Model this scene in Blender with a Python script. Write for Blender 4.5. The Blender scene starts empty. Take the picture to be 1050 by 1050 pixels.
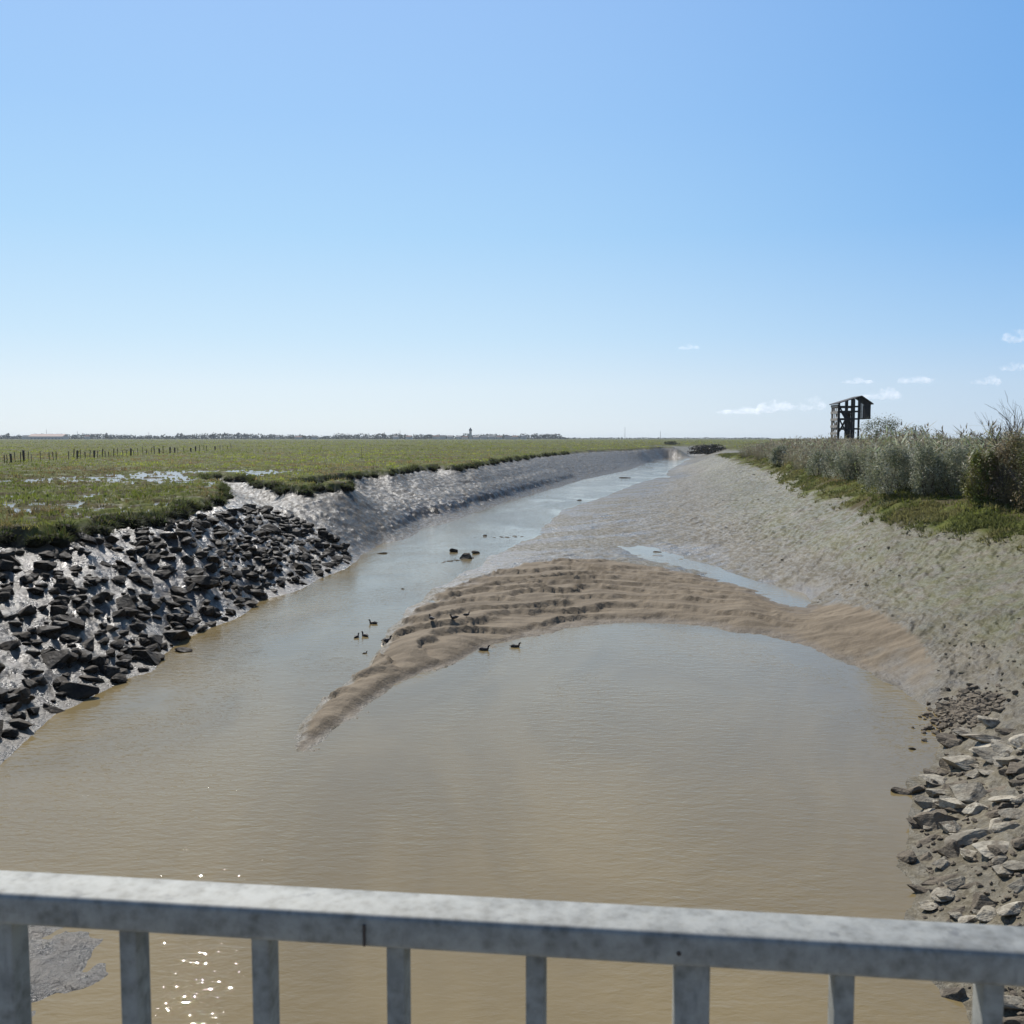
import bpy, bmesh, math, random
import numpy as np
from mathutils import Vector, Matrix

random.seed(7); rng = np.random.default_rng(7)
scene = bpy.context.scene
COL = scene.collection
R = math.radians

# ------------------------------------------------------------------ view geometry
H = 8.0                         # eye height above the low water
FPX = 1000.0                    # focal length in pixels of the 1050 px photograph
PITCH = math.atan(76 / FPX)
SP, CP = math.sin(PITCH), math.cos(PITCH)
SUN_EL, SUN_AZ = 43.0, -22.0    # azimuth from +Y towards +X

def ray(px, py):
    u, v = (px - 525) / FPX, -(py - 525) / FPX
    return np.array([u, CP + v * SP, -SP + v * CP])

def at(px, py, z=0.0):
    d = ray(px, py); t = (z - H) / d[2]
    return np.array([d[0] * t, d[1] * t, z])

def at_depth(px, py, y):
    d = ray(px, py); t = y / d[1]
    return np.array([d[0] * t, y, H + d[2] * t])

# ------------------------------------------------------------------ noise (numpy)
def _hash(ix, iy, seed):
    h = (ix.astype(np.int64) * 374761393 + iy.astype(np.int64) * 668265263 + seed * 974711) & 0xFFFFFFFF
    h = ((h ^ (h >> 13)) * 1274126177) & 0xFFFFFFFF
    h = (h ^ (h >> 16)) & 0xFFFFFFFF
    return h.astype(np.float64) / 4294967295.0

def vnoise(x, y, seed=0):
    x = np.asarray(x, float); y = np.asarray(y, float)
    ix, iy = np.floor(x), np.floor(y)
    fx, fy = x - ix, y - iy
    fx = fx * fx * fx * (fx * (fx * 6 - 15) + 10); fy = fy * fy * fy * (fy * (fy * 6 - 15) + 10)
    a = _hash(ix, iy, seed); b = _hash(ix + 1, iy, seed); c = _hash(ix, iy + 1, seed); d = _hash(ix + 1, iy + 1, seed)
    return (a + (b - a) * fx) * (1 - fy) + (c + (d - c) * fx) * fy

def fbm(x, y, octv=4, seed=0, gain=0.5):
    s = 0; amp = 1; tot = 0
    for o in range(octv):
        s = s + amp * vnoise(x, y, seed + o * 17); tot += amp
        x = x * 2.03 + 13.7; y = y * 2.03 + 7.1; amp *= gain
    return s / tot            # 0..1

def sstep(a, b, x):
    t = np.clip((x - a) / (b - a), 0, 1); return t * t * (3 - 2 * t)

# ------------------------------------------------------------------ scene helpers
def tag(o, label=None, cat=None, group=None, kind=None):
    if label: o['label'] = label
    if cat: o['category'] = cat
    if group: o['group'] = group
    if kind: o['kind'] = kind
    return o

def link(name, me, mat=None, parent=None):
    o = bpy.data.objects.new(name, me); COL.objects.link(o)
    if mat is not None and me is not None and len(me.materials) == 0: me.materials.append(mat)
    if parent is not None: o.parent = parent
    return o

def empty(name, loc=(0, 0, 0), rz=0):
    o = bpy.data.objects.new(name, None); COL.objects.link(o)
    o.location = loc; o.rotation_euler = (0, 0, rz); o.empty_display_size = 0.1
    return o

def copy_tree(o, parent=None):
    c = o.copy(); COL.objects.link(c); c.parent = parent
    for ch in list(o.children): copy_tree(ch, c)
    return c

def np_mesh(name, V, F, smooth=False, colors=None, cname='tint', normals=None):
    V = np.asarray(V, np.float32); F = np.asarray(F, np.int32)
    me = bpy.data.meshes.new(name)
    n, k = F.shape
    me.vertices.add(len(V)); me.vertices.foreach_set('co', V.ravel())
    me.loops.add(n * k); me.loops.foreach_set('vertex_index', F.ravel())
    me.polygons.add(n)
    me.polygons.foreach_set('loop_start', np.arange(0, n * k, k, dtype=np.int32))
    me.polygons.foreach_set('loop_total', np.full(n, k, np.int32))
    me.polygons.foreach_set('use_smooth', np.full(n, smooth, bool))
    if colors is not None:
        at_ = me.attributes.new(cname, 'FLOAT_COLOR', 'POINT')
        at_.data.foreach_set('color', np.asarray(colors, np.float32).ravel())
    me.update(calc_edges=True); me.validate()
    if normals is not None:
        me.normals_split_custom_set_from_vertices([tuple(v) for v in normals.tolist()])
    return me

class MB:
    """collects boxes, bars, tubes into one mesh"""
    def __init__(s): s.bm = bmesh.new()
    def box(s, c, size, rot=None, bevel=0):
        r = bmesh.ops.create_cube(s.bm, size=1.0); vs = r['verts']
        bmesh.ops.scale(s.bm, vec=size, verts=vs)
        if bevel:
            es = list({e for v in vs for e in v.link_edges})
            bv = bmesh.ops.bevel(s.bm, geom=es, offset=bevel, segments=3, affect='EDGES', profile=0.5)
            vs = list({v for f in bv['faces'] for v in f.verts} | {v for v in vs if v.is_valid})
            # gather the whole island
            seen = set(vs); st = list(vs)
            while st:
                v = st.pop()
                for e in v.link_edges:
                    w = e.other_vert(v)
                    if w not in seen: seen.add(w); st.append(w)
            vs = list(seen)
        M = Matrix.Translation(Vector(c))
        if rot is not None: M = M @ rot.to_4x4()
        bmesh.ops.transform(s.bm, matrix=M, verts=vs)
        return s
    def bar(s, a, b, w, h):
        a, b = Vector(a), Vector(b); d = b - a
        q = d.to_track_quat('X', 'Z').to_matrix()
        return s.box((a + b) / 2, (d.length, w, h), q)
    def tube(s, pts, rads, seg=6):
        pts = [Vector(p) for p in pts]; rings = []
        for i, p in enumerate(pts):
            d = (pts[min(i + 1, len(pts) - 1)] - pts[max(i - 1, 0)]).normalized()
            q = d.to_track_quat('Z', 'Y')
            rings.append([s.bm.verts.new(p + q @ Vector((math.cos(2 * math.pi * k / seg) * rads[i], math.sin(2 * math.pi * k / seg) * rads[i], 0))) for k in range(seg)])
        for i in range(len(rings) - 1):
            for k in range(seg):
                s.bm.faces.new((rings[i][k], rings[i][(k + 1) % seg], rings[i + 1][(k + 1) % seg], rings[i + 1][k]))
        s.bm.faces.new(rings[0][::-1]); s.bm.faces.new(rings[-1])
        return s
    def poly(s, pts):
        s.bm.faces.new([s.bm.verts.new(p) for p in pts]); return s
    def prism(s, pts, y0, y1):
        a = [s.bm.verts.new((p[0], y0, p[1])) for p in pts]; b = [s.bm.verts.new((p[0], y1, p[1])) for p in pts]
        n = len(pts); s.bm.faces.new(a); s.bm.faces.new(b[::-1])
        for i in range(n): s.bm.faces.new((a[i], b[i], b[(i + 1) % n], a[(i + 1) % n]))
        return s
    def build(s, name, mat, parent=None, smooth=False):
        bmesh.ops.recalc_face_normals(s.bm, faces=s.bm.faces)
        me = bpy.data.meshes.new(name); s.bm.to_mesh(me); s.bm.free()
        if smooth:
            for p in me.polygons: p.use_smooth = True
        return link(name, me, mat, parent)

# ------------------------------------------------------------------ materials
class NT:
    def __init__(s, name):
        s.m = bpy.data.materials.new(name); s.m.use_nodes = True
        s.t = s.m.node_tree; s.t.nodes.clear()
        s.out = s.t.nodes.new('ShaderNodeOutputMaterial')
    def n(s, typ, **kw):
        nd = s.t.nodes.new('ShaderNode' + typ)
        for k, v in kw.items(): setattr(nd, k, v)
        return nd
    def set(s, sock, v):
        if hasattr(v, 'is_output') or isinstance(v, bpy.types.NodeSocket): s.t.links.new(v, sock)
        else: sock.default_value = v
    def pos(s): return s.n('NewGeometry').outputs['Position']
    def obj(s): return s.n('TexCoord').outputs['Object']
    def mapv(s, vec, scale=(1, 1, 1), rot=(0, 0, 0), loc=(0, 0, 0)):
        m = s.n('Mapping'); s.set(m.inputs['Vector'], vec); m.inputs['Scale'].default_value = scale
        m.inputs['Rotation'].default_value = rot; m.inputs['Location'].default_value = loc
        return m.outputs[0]
    def noise(s, vec, scale, detail=4, rough=0.55, dist=0.0):
        nd = s.n('TexNoise'); s.set(nd.inputs['Vector'], vec)
        nd.inputs['Scale'].default_value = scale; nd.inputs['Detail'].default_value = detail
        nd.inputs['Roughness'].default_value = rough; nd.inputs['Distortion'].default_value = dist
        return nd.outputs['Fac']
    def voro(s, vec, scale, feature='F1'):
        nd = s.n('TexVoronoi', feature=feature); s.set(nd.inputs['Vector'], vec); nd.inputs['Scale'].default_value = scale
        return nd.outputs['Distance']
    def ramp(s, fac, a, b, lo=0.0, hi=1.0):
        nd = s.n('MapRange', interpolation_type='SMOOTHSTEP'); s.set(nd.inputs[0], fac)
        nd.inputs[1].default_value = a; nd.inputs[2].default_value = b
        nd.inputs[3].default_value = lo; nd.inputs[4].default_value = hi
        return nd.outputs[0]
    def mix(s, fac, a, b):
        nd = s.n('Mix', data_type='RGBA'); s.set(nd.inputs[0], fac)
        for i, v in ((6, a), (7, b)):
            if isinstance(v, tuple) and len(v) == 3: v = (*v, 1)
            s.set(nd.inputs[i], v)
        return nd.outputs[2]
    def fmix(s, fac, a, b):
        nd = s.n('Mix', data_type='FLOAT'); s.set(nd.inputs[0], fac); s.set(nd.inputs[2], a); s.set(nd.inputs[3], b)
        return nd.outputs[0]
    def math(s, op, a, b=0.0, c=None):
        nd = s.n('Math', operation=op); s.set(nd.inputs[0], a); s.set(nd.inputs[1], b)
        if c is not None: s.set(nd.inputs[2], c)
        return nd.outputs[0]
    def bump(s, h, dist, strength=1.0, normal=None):
        nd = s.n('Bump'); s.set(nd.inputs['Height'], h); nd.inputs['Distance'].default_value = dist
        s.set(nd.inputs['Strength'], strength)
        if normal is not None: s.set(nd.inputs['Normal'], normal)
        return nd.outputs[0]
    def attr(s, name):
        nd = s.n('Attribute', attribute_name=name); return nd
    def sep(s, col):
        nd = s.n('SeparateColor'); s.set(nd.inputs[0], col); return nd.outputs
    def bsdf(s, color, rough, normal=None, **kw):
        b = s.n('BsdfPrincipled')
        if isinstance(color, tuple) and len(color) == 3: color = (*color, 1)
        s.set(b.inputs['Base Color'], color); s.set(b.inputs['Roughness'], rough)
        if normal is not None: s.set(b.inputs['Normal'], normal)
        for k, v in kw.items(): s.set(b.inputs[k.replace('_', ' ')], v)
        s.t.links.new(b.outputs[0], s.out.inputs['Surface'])
        return b

def simple_mat(name, col, rough=0.7, var=0.25, scale=3.0, bump=0.0, metallic=0.0, coords='obj'):
    n = NT(name); v = n.obj() if coords == 'obj' else n.pos()
    f = n.noise(v, scale, 5)
    c = n.mix(f, tuple(x * (1 - var) for x in col), tuple(min(1, x * (1 + var)) for x in col))
    nm = n.bump(n.noise(v, scale * 4, 4), bump) if bump else None
    n.bsdf(c, rough, nm, Metallic=metallic)
    return n.m

def mat_ground():
    n = NT('ground_mud_sand_turf'); p = n.pos()
    z = n.sep(n.attr('zone').outputs['Color']); sand, algae, turf = z[0], z[1], z[2]
    wet = n.attr('wet').outputs['Fac']
    big = n.noise(p, 0.25, 4); mid = n.noise(p, 1.7, 5); fine = n.noise(p, 9.0, 5, 0.65); vfine = n.noise(p, 40.0, 3)
    mud = n.mix(n.ramp(mid, 0.3, 0.7), (0.084, 0.069, 0.042), (0.160, 0.135, 0.086))
    mud = n.mix(n.ramp(fine, 0.42, 0.66), mud, (0.195, 0.168, 0.115))
    alg = n.mix(n.ramp(fine, 0.35, 0.65), (0.086, 0.086, 0.032), (0.150, 0.138, 0.062))
    af = n.math('MULTIPLY', algae, n.ramp(n.noise(p, 0.9, 5, 0.65), 0.36, 0.58))
    c = n.mix(af, mud, alg)
    tone = n.ramp(n.noise(n.mapv(p, (.55, .22, .9), (0, 0, .5)), 0.8, 5, .65), .3, .7, .86, 1.20); hv = n.n('HueSaturation'); n.set(hv.inputs['Color'], c); n.set(hv.inputs['Value'], tone); c = hv.outputs[0]
    lb = n.attr('leftbank').outputs['Fac']; c = n.mix(n.math('MULTIPLY', lb, .8), c, n.mix(n.ramp(fine, .35, .65), (0.050, 0.042, 0.028), (0.092, 0.078, 0.055)))
    snd = n.mix(n.ramp(n.noise(n.mapv(p, (0.6, 2.2, 1)), 0.9, 6, 0.6), 0.3, 0.7), (0.132, 0.100, 0.062), (0.25, 0.196, 0.128))
    snd = n.mix(n.ramp(vfine, 0.5, 0.75, 0, 0.5), snd, (0.30, 0.245, 0.17))
    c = n.mix(sand, c, snd)
    wetc = n.mix(n.ramp(mid, 0.35, 0.7), (0.024, 0.018, 0.012), (0.060, 0.046, 0.032))
    c = n.mix(n.math('MULTIPLY', wet, 0.85), c, wetc)
    c = n.mix(n.math('MULTIPLY', n.attr('zone').outputs['Alpha'], 0.9), c, (0.030, 0.024, 0.018))
    tf = n.mix(n.ramp(mid, 0.3, 0.7), (0.080, 0.100, 0.022), (0.150, 0.155, 0.042))
    tf = n.mix(n.ramp(big, 0.45, 0.65), tf, (0.095, 0.078, 0.040))
    soil = n.ramp(n.noise(p, 0.7, 6, 0.7), 0.52, 0.62)
    tf = n.mix(n.math('MULTIPLY', soil, 0.35), tf, (0.12, 0.10, 0.07))
    c = n.mix(turf, c, tf)
    m3_ = n.noise(n.mapv(p, (1.4, .5, 1), (0, 0, .6)), 2.6, 5, 0.7)
    rough = n.fmix(n.ramp(m3_, 0.40, 0.62), 0.36, 0.78)
    rough = n.fmix(sand, rough, 0.85)
    rough = n.fmix(wet, rough, n.fmix(n.ramp(mid, 0.35, 0.65), 0.19, 0.5))
    rough = n.fmix(turf, rough, n.fmix(soil, 0.9, 0.55))
    m3 = n.noise(n.mapv(p, (1, .75, 1), (0, 0, .6)), 3.6, 5, 0.7); h = n.math('ADD', n.math('MULTIPLY', mid, 0.7), n.math('ADD', n.math('MULTIPLY', fine, 0.6), n.math('MULTIPLY', m3, 0.8)))
    h = n.math('ADD', h, n.math('MULTIPLY', vfine, 0.08))
    st = n.fmix(sand, 0.6, 0.45)
    nm = n.bump(h, 0.16, st)
    n.bsdf(c, rough, nm, Specular_IOR_Level=n.fmix(turf, n.fmix(wet, 0.20, 0.55), 0.04))
    return n.m

def mat_water(name, deep=(0.242, 0.183, 0.087), wave=1.0, rough=0.02):
    n = NT(name); p = n.pos()
    w1 = n.noise(n.mapv(p, (1.0, 2.6, 1), (0, 0, 0.15)), 1.5, 3, 0.5, 0.4)
    w2 = n.noise(n.mapv(p, (1.0, 1.9, 1), (0, 0, -0.5)), 4.2, 2, 0.5, 0.3)
    w3 = n.noise(n.mapv(p, (1.0, 1.5, 1), (0, 0, 0.5)), 11.0, 2, 0.5)
    patch = n.ramp(n.noise(n.mapv(p, (0.8, .35, 1), (0, 0, .35)), 0.20, 4, .55, .6), 0.36, 0.62, 0.35, 1.1)
    h = n.math('ADD', n.math('MULTIPLY', w1, 0.018 * wave), n.math('MULTIPLY', w2, 0.0115 * wave))
    h = n.math('ADD', h, n.math('MULTIPLY', w3, 0.0032 * wave))
    h = n.math('MULTIPLY', h, patch)
    nm = n.bump(h, 1.0)
    c = n.mix(n.ramp(n.noise(n.mapv(p, (0.9, .4, 1), (0, 0, .3)), 0.14, 5, .6, 1.2), .35, .65), tuple(x * 0.86 for x in deep), tuple(x * 1.10 for x in deep))
    n.bsdf(c, rough, nm, IOR=1.333)
    return n.m

def mat_tint(name, rough=0.6, transl=0.0, spec=0.3, mul=1.0):
    """foliage colour carried by each plant's own tint attribute"""
    n = NT(name); a = n.attr('tint').outputs['Color']
    b = n.bsdf(a, rough, Specular_IOR_Level=spec)
    if transl:
        t = n.n('BsdfTranslucent'); n.set(t.inputs[0], a)
        mx = n.n('MixShader'); mx.inputs[0].default_value = transl
        n.t.links.new(b.outputs[0], mx.inputs[1]); n.t.links.new(t.outputs[0], mx.inputs[2])
        n.t.links.new(mx.outputs[0], n.out.inputs['Surface'])
    return n.m

def mat_rock(name, dark, pale, mudc, mudamt, rough0, rough1):
    n = NT(name); o = n.obj(); g = n.n('NewGeometry')
    oi = n.n('ObjectInfo').outputs['Random']
    off = n.n('Combine' 'XYZ'); n.set(off.inputs[0], n.math('MULTIPLY', oi, 37.0)); n.set(off.inputs[1], n.math('MULTIPLY', oi, 11.0))
    ad = n.n('VectorMath', operation='ADD'); n.set(ad.inputs[0], o); n.set(ad.inputs[1], off.outputs[0]); v = ad.outputs[0]
    f1 = n.noise(v, 3.0, 6, 0.62); f2 = n.noise(v, 14.0, 5, 0.6); lay = n.noise(n.mapv(v, (0.6, 0.6, 5.0), (0.3, 0.2, 0)), 3.0, 4, 0.6)
    c = n.mix(n.ramp(f1, 0.32, 0.68), dark, pale)
    c = n.mix(n.ramp(f2, 0.5, 0.7, 0, 0.45), c, tuple(x * 0.62 for x in dark))
    c = n.mix(n.ramp(lay, 0.55, 0.7, 0, 0.35), c, tuple(x * 0.7 for x in pale))
    hs = n.n('HueSaturation'); n.set(hs.inputs['Color'], c); n.set(hs.inputs['Value'], n.ramp(oi, 0, 1, 0.75, 1.25)); c = hs.outputs[0]
    mf = n.ramp(n.noise(v, 2.2, 5, 0.65), 0.62 - mudamt * 0.35, 0.74 - mudamt * 0.35)
    c = n.mix(mf, c, mudc)
    rg = n.fmix(n.ramp(f1, 0.3, 0.7), rough0, rough1)
    h = n.math('ADD', n.math('MULTIPLY', f1, 1.0), n.math('ADD', n.math('MULTIPLY', f2, 0.35), n.math('MULTIPLY', lay, 0.5)))
    n.bsdf(c, rg, n.bump(h, 0.07, 0.9), Specular_IOR_Level=.22)
    return n.m

def mat_steel():
    n = NT('galvanised_steel'); o = n.obj()
    v = n.voro(o, 85.0); f = n.noise(o, 34.0, 6, 0.65); s = n.noise(n.mapv(o, (1, 1, 0.25)), 40.0, 4)
    c = n.mix(n.ramp(f, 0.3, 0.7), (0.15, 0.15, 0.132), (0.36, 0.36, 0.325))
    c = n.mix(n.ramp(v, 0.1, 0.75, 0, 0.35), c, (0.36, 0.37, 0.35))
    c = n.mix(n.ramp(s, 0.58, 0.72, 0, 0.5), c, (0.085, 0.09, 0.095))
    n.bsdf(c, n.fmix(f, 0.58, 0.78), n.bump(f, 0.0012, 0.5), Metallic=0.25)
    return n.m

M = {}
M['ground'] = mat_ground()
M['water'] = mat_water('turbid_river_water')
M['puddle'] = mat_water('puddle_water', (0.12, 0.10, 0.08), .9, .22)
M['grass'] = mat_tint('marsh_grass_blades', 0.7, 0.5, .1)
M['leaf'] = mat_tint('leaf_surface', 0.5, 0.4, 0.22)
M['far'] = mat_tint('distant_foliage', 0.8, 0.0, 0.1)
M['rock_dark'] = mat_rock('wet_dark_riprap', (0.020, 0.014, 0.008), (0.062, 0.047, 0.029), (0.070, 0.054, 0.036), 0.35, 0.55, 0.85)
M['rock_pale'] = mat_rock('dry_pale_riprap', (0.26, 0.222, 0.16), (0.46, 0.415, 0.32), (0.19, 0.157, 0.112), 0.3, 0.7, 0.95)
M['rock_brown'] = mat_rock('muddy_brown_riprap', (0.085, 0.068, 0.048), (0.20, 0.165, 0.118), (0.19, 0.157, 0.112), 0.45, 0.75, 0.95)
M['clod'] = mat_rock('wet_mud_clod', (0.04, 0.031, 0.022), (0.085, 0.067, 0.047), (0.10, 0.08, 0.055), 0.3, 0.65, 0.9)
M['crumb'] = mat_rock('mud_crumb', (0.060, 0.052, 0.034), (0.13, 0.115, 0.08), (0.12, 0.11, 0.06), .4, .7, .9)
M['steel'] = mat_steel()
M['stain_and_hole'] = simple_mat('rust_and_hole_dark', (0.06, 0.045, 0.035), 0.8, 0.3, 60)  # rust colour; also paints the shade inside the handrail hole
M['timber'] = simple_mat('dark_timber', (0.022, 0.021, 0.024), 0.75, 0.35, 2.0, 0.01)  # near-black timber for the tower's frame, roof and cabin
M['timber_sunlit'] = simple_mat('sunlit_side_timber', (0.30, 0.27, 0.23), 0.8, 0.3, 2.5, 0.01)  # pale tone paints the sun's light onto the tower's west face
M['post'] = simple_mat('weathered_post_wood', (0.075, 0.062, 0.05), 0.85, 0.35, 3.0, 0.01)
M['bark'] = simple_mat('grey_brown_bark', (0.11, 0.09, 0.07), 0.9, 0.3, 6.0, 0.01)
M['feather'] = simple_mat('brown_duck_feathers', (0.050, 0.036, 0.026), 0.6, 0.5, 25.0, 0.004)
M['feather_dark'] = simple_mat('dark_wing_feathers', (0.022, 0.018, 0.016), 0.55, 0.4, 25.0)
M['bill'] = simple_mat('dull_yellow_bill', (0.22, 0.15, 0.03), 0.5, 0.2, 20.0)
M['concrete'] = simple_mat('bridge_concrete', (0.33, 0.32, 0.30), 0.9, 0.15, 3.0, 0.01)
M['wall_white'] = simple_mat('pale_render', (0.60, 0.58, 0.54), 0.85, 0.1, 0.5)
M['roof_tan'] = simple_mat('tan_sheet_roof', (0.52, 0.36, 0.28), 0.8, 0.1, 0.2)
M['roof_slate'] = simple_mat('slate_roof', (0.10, 0.10, 0.115), 0.7, 0.2, 0.5)
M['roof_red'] = simple_mat('clay_tile_roof', (0.24, 0.11, 0.075), 0.8, 0.2, 0.5)
M['mast'] = simple_mat('grey_mast_steel', (0.25, 0.26, 0.27), 0.6, 0.1, 1.0)

# ------------------------------------------------------------------ terrain control points
CTL = []                                             # (x, y, z)
def ctl(px, py, z): p = at(px, py, z); CTL.append(tuple(p))
def ctw(x, y, z): CTL.append((x, y, z))

L_WATER = [(0,784),(15,770),(57,732),(100,712),(130,696),(156,688),(164,675),(190,654),(223,641),(267,616),(328,593),(362,578),(372,568),(390,558),(433,542),(483,527),(523,513),(563,502),(597,492),(643,482.5),(670,472.5),(700,467)]
R_WATER = [(715,466.5),(703,472),(692,479),(683,487),(650,497),(617,510),(580,522),(557,540),(537,555),(510,568),(490,582),(460,598),(432,617),(411,636),(395,660),(386,670),(373,689),(345,708),(320,730),(303,763),(305,773)]
POOL = [(305,773),(343,747),(380,720),(403,703),(433,689),(470,678),(495,664),(533,655),(577,645),(610,640),(650,638),(690,639),(726,642),(795,653),(840,667),(886,686),(924,707),(955,728),(966,747),(962,766),(952,790),(928,803),(936,820),(932,837),(932,855),(912,885),(930,897),(939,923),(925,945),(940,985),(960,1012),(990,1030),(996,1055)]
EDGE = [(-60,566),(0,557),(67,551),(113,541),(167,534),(200,524),(227,516),(238,503),(250,500),(283,511),(307,507),(333,501),(352,499),(380,495),(417,492),(450,484),(477,484),(537,473),(563,467.5),(607,463.6),(650,462),(688,459.6)]

def line_pts(line, z, step):
    P = [at(a, b, z) for a, b in line]; out = []
    for i in range(len(P) - 1):
        d = np.linalg.norm(P[i + 1] - P[i]); k = max(1, int(d / (step * (1 + np.linalg.norm(P[i]) / 60))))
        for j in range(k): out.append(P[i] + (P[i + 1] - P[i]) * j / k)
    out.append(P[-1]); return np.array(out)

def offset_line(P, dist, side):
    T = np.gradient(P[:, :2], axis=0); T /= np.linalg.norm(T, axis=1)[:, None] + 1e-9
    N = np.stack([-T[:, 1], T[:, 0]], 1) * side
    return P[:, :2] + N * np.atleast_1d(dist)[:, None] if np.ndim(dist) else P[:, :2] + N * dist

LW = line_pts(L_WATER, 0, 3.5); RW = line_pts(R_WATER, 0, 3.0); PO = line_pts(POOL, 0, 2.2); 
EZ = [float(np.interp(a, [-60, 227, 240, 283, 420, 450, 540, 563, 700], [3.75, 3.75, 3.4, 3.1, 3.1, 3.3, 3.4, 3.7, 3.75])) for a, _ in EDGE]
_P = [at(a, b2, z2) for (a, b2), z2 in zip(EDGE, EZ)]; ED = []
for i in range(len(_P) - 1):
    L_ = np.linalg.norm(_P[i + 1] - _P[i]); k_ = max(1, int(L_ / (4.0 * (1 + np.linalg.norm(_P[i]) / 60))))
    ED += [_P[i] + (_P[i + 1] - _P[i]) * j / k_ for j in range(k_)]
ED = np.array(ED + [_P[-1]])
for P in (LW, RW, PO, ED): CTL += [tuple(p) for p in P]
# lines run away from the viewer on the left bank: the marsh is on their left (+1)
CTL += [(p[0], p[1], 4.45) for p in offset_line(ED, 1.1 + ED[:, 1] * 0.01, 1)]
CTL += [(p[0], p[1], e[2] - .3) for p, e in zip(offset_line(ED, 0.7 + ED[:, 1] * 0.006, -1), ED)]
CTL += [(p[0], p[1], 4.5) for p in offset_line(ED, 6.0, 1)]
CTL += [(p[0], p[1], -0.20) for p in offset_line(LW, 1.3, -1) if p[1] < 260]
CTL += [(p[0], p[1], -0.035) for p in offset_line(RW[4:-6], 1.3, -1) if p[1] < 260]
kp = int(np.argmax((PO[:, 1] < 27.5) & (PO[:, 0] > 8))) - 1
CTL += [(p[0], p[1], -0.12) for p in offset_line(PO[4:kp], 1.2, -1)]
# left waterline beyond the frame and the muddy point by the bridge
for p in [(-13,20.5),(-12.8,17.6),(-10.6,16.3),(-8.5,15.7),(-7.0,15.2),(-6.15,14.3),(-6.6,13.9),(-6.7,13.3),(-6.9,12.4),(-8.5,9.5),(-10,5),(-10,0)]: ctw(*p, 0)
for p in [(-9.2,14.6,0.35),(-11.5,13.5,0.9),(-14,16,1.2),(-15.5,22,1.6),(-13,6,1),(-21,28,4.5),(-20,20,4.4),(-20,10,4.4),(-20,0,4.4),(-40,10,4.5),(-40,30,4.5),(-8.0,14.7,0.2),(-7.2,13.5,.1)]: ctw(*p)
# river bed
for p in [(-8.3,17.6,-.3),(-9.5,19,-.3),(-7.2,16.4,-.25),(-5.2,14.2,-.25),(-5.6,12.5,-.3),(4.5,13,-.6),(5.4,15,-.4),(5.4,12,-.4),(4,17,-.7),(5.4,18.5,-.4),(4,10,-.7),(5.8,17,-.2),(5.6,16,-.3),(-3,20,-.9),(3,25,-.9),(5,33,-.6),(0,10,-1),(-9,26,-.5),(-9,33,-.4),(0,3,-1),(-5,8,-.7),(5.8,6,-.5),(8,30,-.5),(3,38,-.35)]: ctw(*p)
for p in [(6.6,12,0),(6.8,10,0),(7,5,0)]: ctw(*p)
# sandbar
for p in [(330,742,.10),(355,715,.16),(385,692,.22),(415,668,.28),(450,640,.36),(500,618,.42),(560,605,.48),(620,604,.50),(700,612,.46),(770,622,.42),(850,645,.38),(915,675,.36),(960,705,.40)]: ctl(*p)
for p in [(703,463.6,1.5),(718,461.6,2.7),(735,460.4,3.5)]: ctl(*p)
# mud tongue and runnel on the right
for p in [(655,563,-.05),(690,572,-.045),(735,587,-.03),(762,594.5,-.05),(785,600,-.05),(805,604.5,-.035),(822,608,-.015),(625,560,.03),(590,560,.06),(560,575,.14),(640,575,.12),(700,591,.15),(712,579,-.04),(760,607,.18),(680,552,.18),(730,568,.22),(815,592,.45),(850,615,.25),(640,530,.25),(700,510,.55),(650,515,.12),(680,500,.22),(720,485,.7),(740,472,1.8),(700,490,.2),(715,474,.35),(728,466,1.2)]: ctl(*p)
GRASS_R = [(738,466),(757,470),(800,482),(833,503),(873,514),(913,527),(953,534),(1007,543),(1050,549),(1150,580)]
GR = line_pts(GRASS_R, 3.7, 4.0); CTL += [tuple(p) for p in GR]
REED = [(757,466),(787,470),(827,482),(860,490),(887,494),(910,504),(953,508),(990,509),(1010,516),(1060,518),(1120,530)]
RB = line_pts(REED, 4.7, 4.0); CTL += [tuple(p) for p in RB]
CTL += [(p[0], p[1], 5.0) for p in offset_line(RB, 12.0, 1)]
for p in [(13,17,3.6),(13.5,10,3.8),(14,2,4.0),(18,24,4.0),(30,20,4.6),(30,5,4.6),(40,40,5),(60,30,5),(60,60,5),(60,100,5),(80,160,5),(90,220,5)]: ctw(*p)
for p in [(1050,900,.75),(1050,820,.75),(1050,760,.8),(1010,730,.55),(1050,700,1.2),(1000,700,.7),(985,745,.3),(985,850,.35)]: ctl(*p)
# plain
for y in (35, 60, 100, 160, 260, 420):
    for t in (-1.7, -1.2, -.85, -.62): ctw(t * (y + 12), y, 4.5)
for y in (150, 230, 330, 450): ctw(-.35 * y, y, 4.5)
for y in (350, 480):
    for t in (.27, .32, .5, .8, 1.3, 1.8): ctw(t * (y + 12), y, 4.6)
for p in [(135,560,4.5),(150,640,4.5),(110,640,4.5),(70,640,4.5),(85,540,4.5)]: ctw(*p)
for y in (720, 1200, 5200):
    for t in (-1.8, -1.2, -.6, -.3, -.1, .05, .15, .25, .4, .6, 1.0, 1.8): ctw(t * (y + 12), y, 4.5)

C = np.array(CTL)
def ab(x, y): return 3.2 * x / (y + 12), np.log(y + 8)
ca, cb = ab(C[:, 0], C[:, 1])
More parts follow.
